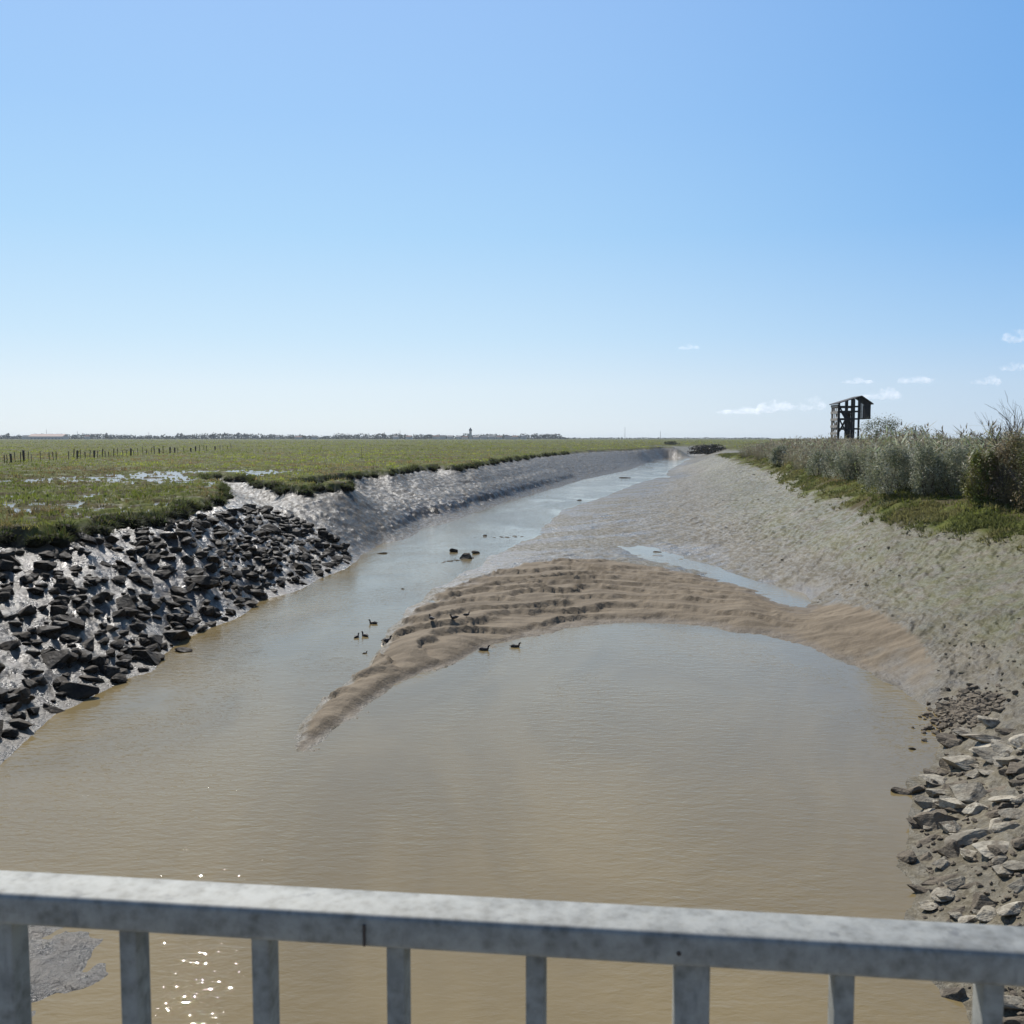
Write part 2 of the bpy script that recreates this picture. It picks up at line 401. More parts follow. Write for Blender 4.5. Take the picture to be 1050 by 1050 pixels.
# drop near duplicates
keep = []
for i in range(len(C)):
    if all((ca[i] - ca[j]) ** 2 + (cb[i] - cb[j]) ** 2 > 0.012 ** 2 for j in keep): keep.append(i)
C, ca, cb = C[keep], ca[keep], cb[keep]
EPS2 = 0.02 ** 2
K = -np.sqrt((ca[:, None] - ca[None]) ** 2 + (cb[:, None] - cb[None]) ** 2 + EPS2)
n_ = len(C); A_ = np.zeros((n_ + 1, n_ + 1)); A_[:n_, :n_] = K + np.eye(n_) * 1e-4; A_[:n_, n_] = 1; A_[n_, :n_] = 1
W_ = np.linalg.solve(A_, np.append(C[:, 2], 0))
def rbf(a, b):
    sh = a.shape; a = a.ravel(); b = b.ravel(); out = np.empty(len(a))
    for i in range(0, len(a), 20000):
        r = np.sqrt((a[i:i+20000, None] - ca[None]) ** 2 + (b[i:i+20000, None] - cb[None]) ** 2 + EPS2)
        out[i:i+20000] = -(r @ W_[:n_]) + W_[n_]
    return out.reshape(sh)

T_ = np.concatenate([np.linspace(-1.9, -.62, 60, endpoint=False), np.linspace(-.62, .62, 840, endpoint=False), np.linspace(.62, 1.9, 61)])
B_ = np.concatenate([np.linspace(math.log(9.5), math.log(708), 1000, endpoint=False), np.linspace(math.log(708), math.log(6000), 70)])
Tg, Bg = np.meshgrid(T_, B_)
Yg = np.exp(Bg) - 8; Xg = Tg * (Yg + 12)
# coarse evaluation, then bilinear
ci = np.unique(np.append(np.arange(0, len(B_), 3), len(B_) - 1)); cj = np.unique(np.append(np.arange(0, len(T_), 3), len(T_) - 1))
Zc = rbf(*ab(Xg[np.ix_(ci, cj)], Yg[np.ix_(ci, cj)]))
tmp = np.stack([np.interp(T_, T_[cj], row) for row in Zc])
Zb = np.stack([np.interp(B_, B_[ci], tmp[:, j]) for j in range(len(T_))], 1)

def poly_mask(X, Y, poly):
    poly = np.asarray(poly); ins = np.zeros(X.shape, bool); n = len(poly)
    for i in range(n):
        x0, y0 = poly[i, :2]; x1, y1 = poly[(i + 1) % n, :2]
        if y0 == y1: continue
        c = ((y0 > Y) != (y1 > Y)) & (X < (x1 - x0) * (Y - y0) / (y1 - y0) + x0)
        ins ^= c
    return ins
def dist_line(X, Y, P):
    D = np.full(X.shape, 1e9)
    for i in range(len(P) - 1):
        a, b = P[i, :2], P[i + 1, :2]; d = b - a; L2 = (d ** 2).sum() + 1e-9
        t = np.clip(((X - a[0]) * d[0] + (Y - a[1]) * d[1]) / L2, 0, 1)
        D = np.minimum(D, np.hypot(X - a[0] - t * d[0], Y - a[1] - t * d[1]))
    return D

near = Yg < 130
n1 = fbm(Xg * .35, Yg * .35, 4, 3); n2 = fbm(Xg * 1.3, Yg * 1.3, 4, 9); n3 = fbm(Xg * 4.2, Yg * 4.2, 3, 21); nb = fbm(Xg * .09, Yg * .09, 3, 33)
# sandbar outline in plan
SAND_PIX = [(303,775),(300,760),(320,728),(345,706),(373,687),(395,660),(410,636),(432,617),(462,600),(500,588),(545,577),(600,573),(650,577),(700,585),(760,597),(805,609),(860,625),(905,648),(945,675),(965,700),(958,715),(925,706),(886,686),(840,667),(795,653),(726,642),(690,639),(650,638),(610,640),(577,645),(533,655),(495,664),(470,678),(433,689),(403,703),(380,720),(343,747)]
SPW = np.array([at(a, b, 0.12) for a, b in SAND_PIX])
sand_in = np.zeros(Xg.shape, bool); sand_in[near] = poly_mask(Xg[near] + (n2[near] - .5) * .9, Yg[near] + (n3[near] - .5) * .9, SPW)
dpool = np.full(Xg.shape, 99.0); dpool[near] = dist_line(Xg[near], Yg[near], PO[:60])
dsand = np.full(Xg.shape, 99.0); dsand[near] = dist_line(Xg[near], Yg[near], np.vstack([SPW, SPW[:1]]))
sandf = np.where(sand_in, sstep(0.0, 0.28, dsand + (n3 - .5) * .3), 0) 
left = Xg < np.interp(Yg, LW[:, 1], LW[:, 0]) + 2.0
left[Yg < 23] = Xg[Yg < 23] < -5
Z = Zb.copy()
# marsh edge: a ragged little cliff
mz = Zb + (n1 - .5) * .5 + (n2 - .5) * .25
turf_l = np.where(left, sstep(3.75, 3.95, mz), 0)
Z = np.where(left & (Zb > 3.0), np.minimum(Zb, 3.55) + (Zb - np.minimum(Zb, 3.55)) * .15 + 0.72 * sstep(3.72, 3.98, mz), Z)
flat_l = left & (turf_l > .5)
Z = np.where(flat_l, Z + (n1 - .5) * .22 + (n2 - .5) * .10, Z)
# wet hollows in the marsh
def ell(px, py, rx, ry, z=4.4):
    c = at(px, py, z); return np.exp(-(((Xg - c[0]) / rx) ** 2 + ((Yg - c[1]) / ry) ** 2))
holl = 1.0 * ell(185, 489, 9, 17) + .9 * ell(130, 486, 6, 14) + .8 * ell(5, 492, 5, 7) + .8 * ell(270, 482, 8, 14) + .5 * ell(225, 496, 4, 7)
holl = np.clip(holl + .50 * ell(80, 515, 14, 11) + .42 * ell(10, 522, 8, 9) + .42 * ell(20, 505, 10, 8), 0, 1) * sstep(3.98, 4.2, Zb)
Z = np.where(flat_l, Z - (.245 - .01 * (Yg < 62)) * sstep(.24, .65, holl + (n1 - .5) * 1.5 + (n2 - .5) * 2.2 + (n3 - .5) * 1.4), Z)
# right bank turf
turf_r = np.where(~left, sstep(3.35, 3.8, Zb + (n1 - .5) * 1.0 + (n2 - .5) * .7), 0)
# micro relief of the mud
mudm = (1 - np.clip(turf_l, 0, 1)) * (1 - sandf)
slope_amp = np.clip(Zb / .5, np.where((Yg < 20) & left, .6, .12), 1)
dy = np.clip(1.2 - Yg / 300, .25, 1)
Z += mudm * np.where(left, (n2 - .5) * .34 + (n3 - .5) * .13, (n2 - .5) * .10 + (n3 - .5) * .05) * slope_amp
ph = Zb / .20 + (n1 - .5) * 3.0 + (n2 - .5) * 1.2
saw = (ph - np.floor(ph)); saw = np.where(saw < .8, saw / .8, (1 - saw) / .2)
Z += np.where(left, 0, 1) * mudm * np.clip(Zb - .2, 0, 1) * (saw - .5) * .08 * sstep(.42, .6, fbm(Xg * .5, Yg * .5, 3, 77)) * (1 - turf_r)
Z += np.where(~left & (Yg > 44) & (Yg < 90) & (Zb < .12) & (Xg > 3.5), 1, 0) * mudm * (fbm(Xg * .9, Yg * .5, 3, 97) - .45) * .13
# crumbly crust of the drying mud: small broken clods and rills
u1 = Xg * .8 + Yg * .6; u2 = -Xg * .6 + Yg * .8
rid = 1 - np.abs(fbm(u1 * 1.1, u2 * .55, 4, 91) * 2 - 1) * 2.2
rid2 = 1 - np.abs(fbm(u1 * 3.3, u2 * 1.5, 3, 92) * 2 - 1) * 2.2
Z += mudm * np.where(left, 0, 1) * sstep(.02, .12, Zb) * (fbm(u1 * .5, u2 * 2.0, 4, 95) - .47) * .16
Z += mudm * np.clip(Zb - .12, 0, .6) / .6 * (np.clip(rid, 0, 1) ** 2 * .055 + np.clip(rid2, 0, 1) ** 2 * .055 * dy) * np.where(left, 1.25, 1) * (1 - turf_r) * (.25 + 1.1 * sstep(.38, .62, fbm(Xg * .22, Yg * .22, 3, 93)))
# eroded ledge low on the far left bank
led = np.where(left & (Yg > 62) & (Yg < 190), 1, 0) * sstep(70, 95, Yg)
Z += led * .35 * sstep(.45, .75, Zb + (n2 - .5) * .5) * (1 - sstep(1.2, 2.2, Zb))
ledw = led * sstep(.25, .45, Zb + (n2 - .5) * .5) * (1 - sstep(.85, 1.15, Zb + (n2 - .5) * .7)) * (1 - sstep(130, 165, Yg))
# sand waves: ridges following the rim of the pool, steep towards the bridge
wl = 2.3 + .9 * n1
ph = (dpool ** .93) / 1.75 + (fbm(Xg * .13, Yg * .22, 3, 5) - .5) * 3.4 + (n2 - .5) * .55 + (n3 - .5) * .12
s = ph - np.floor(ph); prof = np.where(s < .20, s / .20, (1 - s) / .80)
amp = .29 * sstep(0.2, 1.3, dpool) * np.clip(1.1 - (Xg - 2) / 13, .22, 1) * (0.45 + .9 * n1)
Z += sandf * (prof - .4) * amp + sandf * ((n3 - .5) * .05 + (n2 - .5) * .08 + (fbm(Xg * 2.2, Yg * 5.5, 3, 44) - .5) * .05)
Z += sandf * .10 * sstep(.05, .4, dpool) * (1 - sstep(38, 46, Yg)) * (1 - sstep(-2.5, 2.5, Xg))
Z = np.where(sand_in & (Z < .02) & (dsand > .5), .02 + (Z - .02) * .3, Z)
turf = np.clip(turf_l + turf_r, 0, 1); far = sstep(650, 760, Yg); turf = np.maximum(turf, far)

def hgt(x, y):
    """terrain height at plan positions"""
    x = np.asarray(x, float); y = np.asarray(y, float)
    fj = np.interp(x / (y + 12), T_, np.arange(len(T_))); fi = np.interp(np.log(np.maximum(y, 1.5) + 8), B_, np.arange(len(B_)))
    i = np.clip(fi.astype(int), 0, len(B_) - 2); j = np.clip(fj.astype(int), 0, len(T_) - 2); u = fi - i; v = fj - j
    return (Z[i, j] * (1 - v) + Z[i, j + 1] * v) * (1 - u) + (Z[i + 1, j] * (1 - v) + Z[i + 1, j + 1] * v) * u
def field(F, x, y):
    j = np.clip(np.rint(np.interp(x / (y + 12), T_, np.arange(len(T_)))).astype(int), 0, len(T_) - 1)
    i = np.clip(np.rint(np.interp(np.log(np.maximum(y, 1.5) + 8), B_, np.arange(len(B_)))).astype(int), 0, len(B_) - 1)
    return F[i, j]
def ground_at(px, py, zmin=-.0):
    """where the view ray through a photo pixel meets the terrain (or the water)"""
    d = ray(px, py); ys = np.exp(np.linspace(math.log(10), math.log(900), 1500)); t = ys / d[1]
    zz = H + d[2] * t; g = np.maximum(hgt(d[0] * t, ys), zmin)
    k = np.argmax(zz <= g); k = k if (zz <= g).any() else len(ys) - 1
    return np.array([d[0] * t[k], ys[k], g[k]])

# normals on the full sheet so that the pieces meet without a seam
P3 = np.stack([Xg, Yg, Z], -1)
du = np.gradient(P3, axis=1); dv = np.gradient(P3, axis=0)
NRM = np.cross(du, dv); NRM /= np.linalg.norm(NRM, axis=-1, keepdims=True)
rr = np.hypot(Xg, Yg)
wetl = np.where(left, np.clip(1.15 - sstep(55, 75, Yg), 0, 1) * (1 - turf_l), 0)
wet = np.clip(wetl * .85 + np.where(left, .06 * (1 - sstep(130, 260, Yg)) * (1 - wetl), 0) + ledw * .1 + .75 * (1 - sstep(.05, .55, Zb + (n1 - .5) * .8)) * sstep(.45, .6, fbm(u1 * .18, u2 * .7, 3, 96)) * (1 - sandf) * (Yg > 44) * ~left + .30 * np.where(sand_in, (1 - sstep(.03, .13, Z + (n3 - .5) * .06)), 0), 0, 1)
# damp dark band between the sand and the right-hand rocks
cdb = at(965, 715, .3); wet = np.maximum(wet, .3 * np.exp(-(((Xg - cdb[0]) / 1.7) ** 2 + ((Yg - cdb[1]) / 3.6) ** 2)) * (n2 > .4))
algae = np.where(left, 0, sstep(.7, 2.0, Zb + (n1 - .5))) * np.clip(1.1 - Yg / 400, .3, 1)
cfa = at(952, 712, .3); fade = sstep(.0, 1.0, np.hypot((Xg - cfa[0]) / 5.0, (Yg - cfa[1]) / 7.0) + (n2 - .5) * 1.1)
wet = np.maximum(wet, sandf * (1 - fade) * .45)
zone = np.stack([sandf * (.25 + .75 * fade), algae, turf, np.clip(ledw * 1.2 * (n2 > .36), 0, 1)], -1)
idx = np.arange(Z.size).reshape(Z.shape)
Fq = np.stack([idx[:-1, :-1], idx[:-1, 1:], idx[1:, 1:], idx[1:, :-1]], -1).reshape(-1, 4)
fsand = sand_in[:-1, :-1].ravel(); fturf = (turf[:-1, :-1] > .5).ravel() & ~fsand
for nm, msk in (('mudflat', ~fsand & ~fturf), ('sandbar', fsand), ('marsh', fturf)):
    F = Fq[msk]; used, inv = np.unique(F, return_inverse=True); F = inv.reshape(-1, 4)
    me = np_mesh(nm, P3.reshape(-1, 3)[used], F, True, zone.reshape(-1, 4)[used], 'zone', NRM.reshape(-1, 3)[used])
    a2 = me.attributes.new('leftbank', 'FLOAT', 'POINT'); a2.data.foreach_set('value', (left & (turf_l < .5) & (Yg > 40)).astype(np.float32).ravel()[used])
    a_ = me.attributes.new('wet', 'FLOAT', 'POINT'); a_.data.foreach_set('value', wet.ravel()[used].astype(np.float32))
    tag(link(nm, me, M['ground']), kind='structure')

def sheet(name, x0, x1, y0, y1, z, mat):
    me = np_mesh(name, [(x0, y0, z), (x1, y0, z), (x1, y1, z), (x0, y1, z)], [(0, 1, 2, 3)])
    return tag(link(name, me, mat), kind='structure')
sheet('river_water', -140, 220, -30, 640, 0.0, M['water'])
WZ = 4.205
low = (Z < WZ + .012) & flat_l & (holl > .06) & (Yg < 200)
fl = (low[:-1, :-1] | low[1:, :-1] | low[:-1, 1:] | low[1:, 1:]) & flat_l[:-1, :-1] & flat_l[1:, 1:]
F = Fq[fl.ravel()]; used, inv = np.unique(F, return_inverse=True)
PW = P3.reshape(-1, 3)[used].copy(); PW[:, 2] = WZ
tag(link('marsh_water', np_mesh('marsh_water', PW, inv.reshape(-1, 4), True), M['puddle']), kind='structure')

# ------------------------------------------------------------------ boulders
def rock_mesh(name, seed, sub=3, cuts=11, flat=(1, 1, .7), mat=None):
    r = np.random.default_rng(seed)
    bm = bmesh.new(); bmesh.ops.create_icosphere(bm, subdivisions=sub, radius=0.72)
    V = np.array([v.co[:] for v in bm.verts]); F = np.array([[v.index for v in f.verts] for f in bm.faces]); bm.free()
    for k in range(cuts):
        n = r.normal(size=3); n /= np.linalg.norm(n); d = r.uniform(.30, .52)
        e = V @ n - d; V = np.where(e[:, None] > 0, V - e[:, None] * n, V)
    nz = (fbm(V[:, 0] * 3 + seed, V[:, 1] * 3 + V[:, 2] * 2.3, 4, seed) - .5)
    V = V * (1 + nz[:, None] * .16); V = V * np.array(flat)
    V /= (V[:, :2].max() - V[:, :2].min())
    V[:, 2] -= V[:, 2].min() + .30 * (V[:, 2].max() - V[:, 2].min())
    me = np_mesh(name, V, F, False)
    if mat: me.materials.append(mat)
    return me

dark_rocks = [rock_mesh('boulder', 100 + k, 4, 9 + k % 4, (1, random.uniform(.6, .95), random.uniform(.32, .6)), M['rock_dark']) for k in range(12)]
pale_rocks = [rock_mesh('boulder', 200 + k, 4, 9 + k % 3, (1, random.uniform(.55, .85), random.uniform(.28, .55)), M['rock_pale']) for k in range(8)]
brown_rocks = [rock_mesh('boulder', 300 + k, 4, 10 + k % 3, (1, random.uniform(.6, .9), random.uniform(.32, .5)), M['rock_brown']) for k in range(6)]
slab_rocks = [rock_mesh('boulder', 400 + k, 4, 8, (1, random.uniform(.45, .6), random.uniform(.16, .26)), M['rock_pale']) for k in range(4)]

def place_rock(me, p, size, rz=None, tilt=.35, sink=0.0):
    o = bpy.data.objects.new('boulder', me); COL.objects.link(o)
    o.location = (p[0], p[1], p[2] - sink * size)
    o.rotation_euler = (random.uniform(-tilt, tilt), random.uniform(-tilt, tilt), random.uniform(0, 6.28) if rz is None else rz)
    o.scale = (size, size, size)
    return o

# riprap of the left bank
ROCK_POLY = [(-30,790),(0,768),(40,735),(70,722),(100,706),(150,690),(185,655),(225,640),(270,614),(330,590),(362,574),(355,560),(335,548),(310,535),(285,527),(262,521),(240,523),(215,531),(170,541),(120,551),(70,561),(0,568),(-40,574)]
RPW = np.array([ground_at(a, b) for a, b in ROCK_POLY])
cand = rng.uniform([RPW[:, 0].min(), RPW[:, 1].min()], [RPW[:, 0].max(), RPW[:, 1].max()], (60000, 2))
cand = cand[poly_mask(cand[:, 0], cand[:, 1], RPW)]
placed = []; small = []
for x, y in cand:
    g = float(hgt(x, y))
    if len(placed) < 205:
        sz = max(.40, min(1.55 if g < 2.3 else .95, random.lognormvariate(-.14, .44)))
        # rocks are denser along the toe and the downstream end
        dtoe = float(np.min(np.hypot(LW[:, 0] - x, LW[:, 1] - y)))
        gap = .50 if dtoe < 3.5 else .60
        if all((x - a) ** 2 + (y - b) ** 2 > (gap * (sz + c)) ** 2 for a, b, c in placed):
            placed.append((x, y, sz))
            o = place_rock(random.choice(dark_rocks), (x, y, max(g, -.05)), sz, tilt=.55, sink=random.uniform(.02, .17))
            if dtoe < 1.2: lab = 'dark wet boulder at the foot of the left bank, at the water edge'
            elif g > 2.9: lab = 'dark boulder high on the left bank, just under the grass tussocks of the marsh edge'
            elif sz > 1.05: lab = 'large dark angular boulder in the glossy mud halfway up the left bank'
            elif sz > .72: lab = 'middle-sized dark boulder in the glossy mud halfway up the left bank'
            else: lab = 'small dark boulder lying between bigger ones in the mud of the left bank'
            tag(o, lab, 'boulder', 'dark boulders armouring the left bank')
    elif len(small) < 640: small.append((x, y, g))
def merge(items, name, mat):
    Vs, Fs, k = [], [], 0
    for V, F in items: Vs.append(V); Fs.append(F + k); k += len(V)
    return link(name, np_mesh(name, np.vstack(Vs), np.vstack(Fs)), mat)
def rock_arrays(seed):
    me = rock_mesh('rubble_piece', seed, 2, 9, (1, .8, .6))
    V = np.array([v.co[:] for v in me.vertices]); F = np.array([p.vertices[:] for p in me.polygons]); bpy.data.meshes.remove(me)
    return V, F
protos = [rock_arrays(500 + k) for k in range(6)]
def rotz(V, a): c, s = math.cos(a), math.sin(a); return V @ np.array([[c, s, 0], [-s, c, 0], [0, 0, 1.0]])
it = []
for x, y, g in small:
    V, F = random.choice(protos); s = random.choice((.2, .35, .5, .6, .75)) * random.uniform(.7, 1.15)
    it.append((rotz(V, random.uniform(0, 6.28)) * s + np.array([x, y, max(g, -.03)]), F))
tag(merge(it, 'rubble', M['rock_dark']), kind='stuff')

# pale riprap of the right bank: (px, py, w px in the photo, kind)
RR = [(990,749,21,'p'),(1011,757,38,'s'),(1018,740,22,'p'),(1035,747,20,'b'),(1035,769,21,'p'),(1021,774,28,'p'),(974,761,28,'d'),(1040,787,26,'d'),(987,782,28,'p'),(1001,782,9,'p'),(955,790,15,'d'),(968,790,16,'d'),(941,806,27,'d'),(922,808,18,'d'),(957,802,15,'b'),(972,804,14,'d'),(985,802,19,'b'),(958,812,14,'p'),(956,823,23,'p'),(977,823,25,'s'),(1000,793,15,'p'),(981,829,20,'d'),(1001,828,19,'p'),(1022,806,36,'b'),(1045,817,14,'p'),(941,843,24,'d'),(962,842,34,'b'),(1030,845,15,'p'),(953,860,36,'b'),(996,858,32,'s'),(1011,850,14,'p'),(976,872,24,'d'),(930,877,24,'b'),(949,878,22,'b'),(966,884,16,'p'),(1021,870,36,'s'),(970,899,40,'b'),(944,911,25,'d'),(951,924,12,'p'),(968,918,15,'p'),(1030,893,15,'p'),(997,904,22,'b'),(1045,907,16,'p'),(1010,925,26,'b'),(1040,930,24,'s'),(985,930,18,'b'),(975,1018,34,'b'),(1038,1024,30,'p'),(1046,1046,30,'d'),(1024,1040,20,'b'),(1047,760,22,'s'),(1048,800,18,'b'),(1042,832,18,'s'),(1045,862,22,'b'),(1044,885,20,'s'),(1020,832,18,'b'),(1012,790,16,'s'),(1002,770,18,'b')]
seen = {}
_r = random.Random(5)
for _k in range(46):
    _py = _r.uniform(760, 945); _lo = np.interp(_py, [760, 800, 830, 885, 925, 945], [975, 935, 945, 930, 945, 940])
    RR.append((_r.uniform(_lo, 1055), _py, _r.uniform(9, 24), _r.choice('ppsbb')))
for px, py, wpx, kd in RR:
    p = ground_at(px, py + 4); dist = math.hypot(p[0], p[1])
    sz = wpx / FPX * math.hypot(dist, H - p[2]) * 1.15
    lst = {'p': pale_rocks, 'b': brown_rocks, 'd': brown_rocks, 's': slab_rocks}[kd]
    o = place_rock(random.choice(lst), p, sz * (.9 if kd in 'bd' else 1.18), rz=random.uniform(-.5, .7), tilt=.3, sink={'p': .03, 's': .02, 'b': .14, 'd': .04}[kd])
    if kd == 'd': o.rotation_euler.z = random.uniform(0, 6.28)
    where = ('beside the dark shingle patch, top of the right-hand rocks' if py < 775 else 'level with the jutting dark rocks of the right bank' if py < 830 else 'midway down the right-hand rocks' if py < 890 else 'just above the steel handrail on the right bank' if py < 950 else 'seen between the balusters at the lower right corner')
    look = {'p': 'dry pale stone', 'b': 'muddy brown stone', 'd': 'dark waterside boulder', 's': 'flat pale slab'}[kd]
    tag(o, f'{look} {where}', 'boulder', 'riprap stones on the right bank')
# patch of shingle at the head of the right-hand rocks, and grit among the stones
it = []
for k in range(620):
    px, py = random.gauss(988, 15), random.gauss(729, 10) 
    px -= (py - 729) * .9
    p = ground_at(px, py); V, F = random.choice(protos)
    it.append((rotz(V, random.uniform(0, 6.28)) * random.uniform(.06, .26) + p, F))
for k in range(420):
    py = random.uniform(760, 1049); px = random.uniform(915, 1060); p = ground_at(px, py)
    if p[2] < .04: continue
    V, F = random.choice(protos); it.append((rotz(V, random.uniform(0, 6.28)) * random.uniform(.03, .16) + p, F))
tag(merge(it, 'shingle', M['rock_brown']), kind='stuff')

# crumbs and slabs of mud lying about on the right-hand slope
it = []
while len(it) < 260:
    px, py = random.uniform(620, 1100), 480 + 270 * random.random() ** 1.3
    p = ground_at(px, py)
    if p[2] < .12 or p[2] > 3.5 or float(field(sandf, p[0], p[1])) > .2 or vnoise(p[0] * .25, p[1] * .25, 4) < .42: continue
    V, F = random.choice(protos); s = random.uniform(.05, .17) * (1 + p[1] / 120)
    W = rotz(V * [1.8, .9, .38], .6 + random.gauss(0, .5)) * s
    it.append((W + p + [0, 0, -.02], F))
tag(merge(it, 'mud_crumbs', M['crumb']), kind='stuff')

def lone(name, px, py, wpx, label, cat, mat, flat=(1, .8, .5), group=None, seed=0, sinkz=.02):
    p = at(px, py, 0.0); p[2] = max(float(hgt(p[0], p[1])), 0) - sinkz
    me = rock_mesh(name, 700 + seed, 3, 9, flat, mat); sz = wpx / FPX * math.hypot(p[1], H)
    o = link(name, me); o.location = p; o.scale = (sz,) * 3; o.rotation_euler = (0, 0, random.uniform(-.4, .4))
    return tag(o, label, cat, group)
lone('boulder', 936, 768, 8, 'single small dark stone poking out of the pool near its right shore', 'boulder', M['rock_brown'], (1, .8, .55), None, 1)
lone('boulder', 187, 668, 19, 'flat dark boulder lying alone in the water off the left bank', 'boulder', M['rock_dark'], (1, .6, .35), None, 2)
lone('boulder', 213, 638, 18, 'square dark boulder standing by itself in the water off the left bank', 'boulder', M['rock_dark'], (1, .8, .8), None, 3)
G = 'mud clods in the shallow channel'
def ridge(x0, y0, x1, y1, n, wpx, label):
    it = []
    c0 = at((x0 + x1) / 2, (y0 + y1) / 2)
    for k in range(n):
        t = k / (n - 1); p = at(x0 + (x1 - x0) * t + random.gauss(0, 1), y0 + (y1 - y0) * t + random.gauss(0, .5)) - c0
        V, F = random.choice(protos); s = wpx / FPX * math.hypot(c0[1], H) * random.uniform(.5, 1.5) * (.6 + .6 * t); p[2] -= .02
        it.append((rotz(V * [1.5, 1, .55], random.gauss(0, .5)) * s + p, F))
    o = merge(it, 'mud_clod', M['clod']); o.location = c0; return tag(o, label, 'mud clod', G)
lone('mud_clod', 465, 566, 9, 'round dark mud clod standing alone in the shallow channel', 'mud clod', M['clod'], (1, .8, .7), G, 4)
lone('mud_clod', 487, 567.5, 9, 'dark clod right of the round one, at the tip of the wet mud', 'mud clod', M['clod'], (1, .7, .5), G, 5)
ridge(450, 577, 484, 572, 20, 4.2, 'long low crumbly ridge of dark mud in the channel')
lone('mud_clod', 478, 572.5, 14, 'dark lump of mud on the right end of the long low ridge', 'mud clod', M['clod'], (1, .6, .5), G, 7)
ridge(488, 551.5, 536, 550, 20, 2.6, 'thin broken line of dark mud farther up the channel')
lone('mud_clod', 497, 549.5, 5, 'tiny dark clod above the thin broken mud line', 'mud clod', M['clod'], (1, .7, .6), G, 9)
lone('mud_clod', 391, 567.5, 13, 'flat dark clod in the water close under the left mud bank', 'mud clod', M['clod'], (1, .5, .2), G, 10)
lone('mud_clod', 413, 604, 4, 'small dark clod in the open channel left of the sandbar', 'mud clod', M['clod'], (1, .7, .5), G, 11)
lone('mud_clod', 640, 490, 12, 'low dark clod in the far bright reach of the channel', 'mud clod', M['clod'], (1, .5, .12), G, 12)
lone('mud_clod', 593, 513, 7, 'dark clod by the mud edge where the channel narrows', 'mud clod', M['clod'], (1, .5, .3), G, 13)
lone('mud_clod', 674, 566, 9, 'dark clod beside the blue runnel behind the sandbar', 'mud clod', M['clod'], (1, .5, .25), G, 14)

# ------------------------------------------------------------------ ducks
def make_duck(standing=False):
    root = empty('duck')
    # spine profile: (x, z, half-width, half-height); +x is forward
    prof = [(-.285,.125,.006,.005),(-.25,.118,.030,.016),(-.18,.098,.068,.048),(-.08,.085,.098,.078),(.03,.080,.108,.088),(.12,.085,.095,.082),(.175,.105,.066,.068),(.200,.150,.042,.044),(.208,.195,.034,.036),(.222,.232,.040,.042),(.248,.252,.040,.042),(.278,.250,.030,.030),(.296,.245,.014,.014)]
    V, F, seg = [], [], 12
    for i, (x, z, hw, hh) in enumerate(prof):
        a = prof[max(i - 1, 0)]; b = prof[min(i + 1, len(prof) - 1)]
        th = math.atan2(b[1] - a[1], b[0] - a[0])
        for k in range(seg):
            an = 2 * math.pi * k / seg; uy = math.cos(an) * hw; uz = math.sin(an) * hh
            V.append((x - math.sin(th) * uz, uy, z + math.cos(th) * uz))
    for i in range(len(prof) - 1):
        for k in range(seg): F.append((i * seg + k, i * seg + (k + 1) % seg, (i + 1) * seg + (k + 1) % seg, (i + 1) * seg + k))
    body = link('body', np_mesh('body', V, F, True), M['feather'], root)
    b = MB()
    b.box((.325, 0, .240), (.065, .030, .012), None, .004); b.build('bill', M['bill'], body, True)
    for s in (-1, 1):
        wv, wf = [], []
        for i in range(9):
            t = i / 8; x = .10 - .34 * t
            for k in range(5):
                u = k / 4; hgt_ = (.02 + .10 * math.sin(math.pi * min(1, t * .85 + .15))) * (1 - .25 * t)
                wv.append((x, s * (.113 - .075 * t * t - .03 * u * u), .07 + .045 * t + hgt_ * (u - .25)))
        for i in range(8):
            for k in range(4): wf.append((i * 5 + k, (i + 1) * 5 + k, (i + 1) * 5 + k + 1, i * 5 + k + 1))
        link('wing', np_mesh('wing', wv, wf, True), M['feather_dark'], root)
    if standing:
        for s in (-1, 1):
            l = MB(); l.tube([(.02, s * .045, .03), (.015, s * .045, -.085)], [.012, .009])
            l.poly([(-.01, s * .045, -.083), (.07, s * .045 - .03, -.085), (.08, s * .045, -.083), (.07, s * .045 + .03, -.085)])
            l.build('leg', M['bill'], root)
    return root
duck = make_duck(); wader = make_duck(True)
DG = 'ducks around the sandbar'
DUCKS = [(496,667,0,1.05,'brown duck swimming in the pool, the left of the pair at the sandbar',0),
         (528,663.5,0,1.0,'brown duck swimming in the pool, the right of the pair at the sandbar',0),
         (365.5,654,1.2,.9,'small duck in the channel, the leftmost of the little group off the spit',0),
         (374.5,652.5,2.4,1.0,'duck in the channel just right of the leftmost one, off the spit',0),
         (383,640,2.9,1.0,'duck in the channel farthest back of the group off the spit',0),
         (396,658.5,.6,1.1,'dark duck at the channel edge, touching the ribbed sand of the spit',0),
         (374,670,.8,.55,'tiny pale duck in the channel, nearest to the tip of the spit',0),
         (443,637.5,2.2,1.0,'dark duck standing upright on the ribbed sand, left of the other two',1),
         (466,637,-2.7,.95,'duck resting in a furrow of the sandbar, between two others',1),
         (478,633,.5,.8,'duck on the ribbed sand, rightmost of the three on the sandbar',1)]
u0 = u1 = False
for px, py, rz, sc, lab, st in DUCKS:
    if st: d = wader if not u1 else copy_tree(wader); u1 = True
    else: d = duck if not u0 else copy_tree(duck); u0 = True
    p = ground_at(px, py); p[2] = max(p[2], 0)
    sc *= .78; d.location = (p[0], p[1], p[2] + (.085 * sc if st else -.035)); d.rotation_euler = (0, 0, rz); d.scale = (sc, sc, sc)
    tag(d, lab, 'duck', DG)

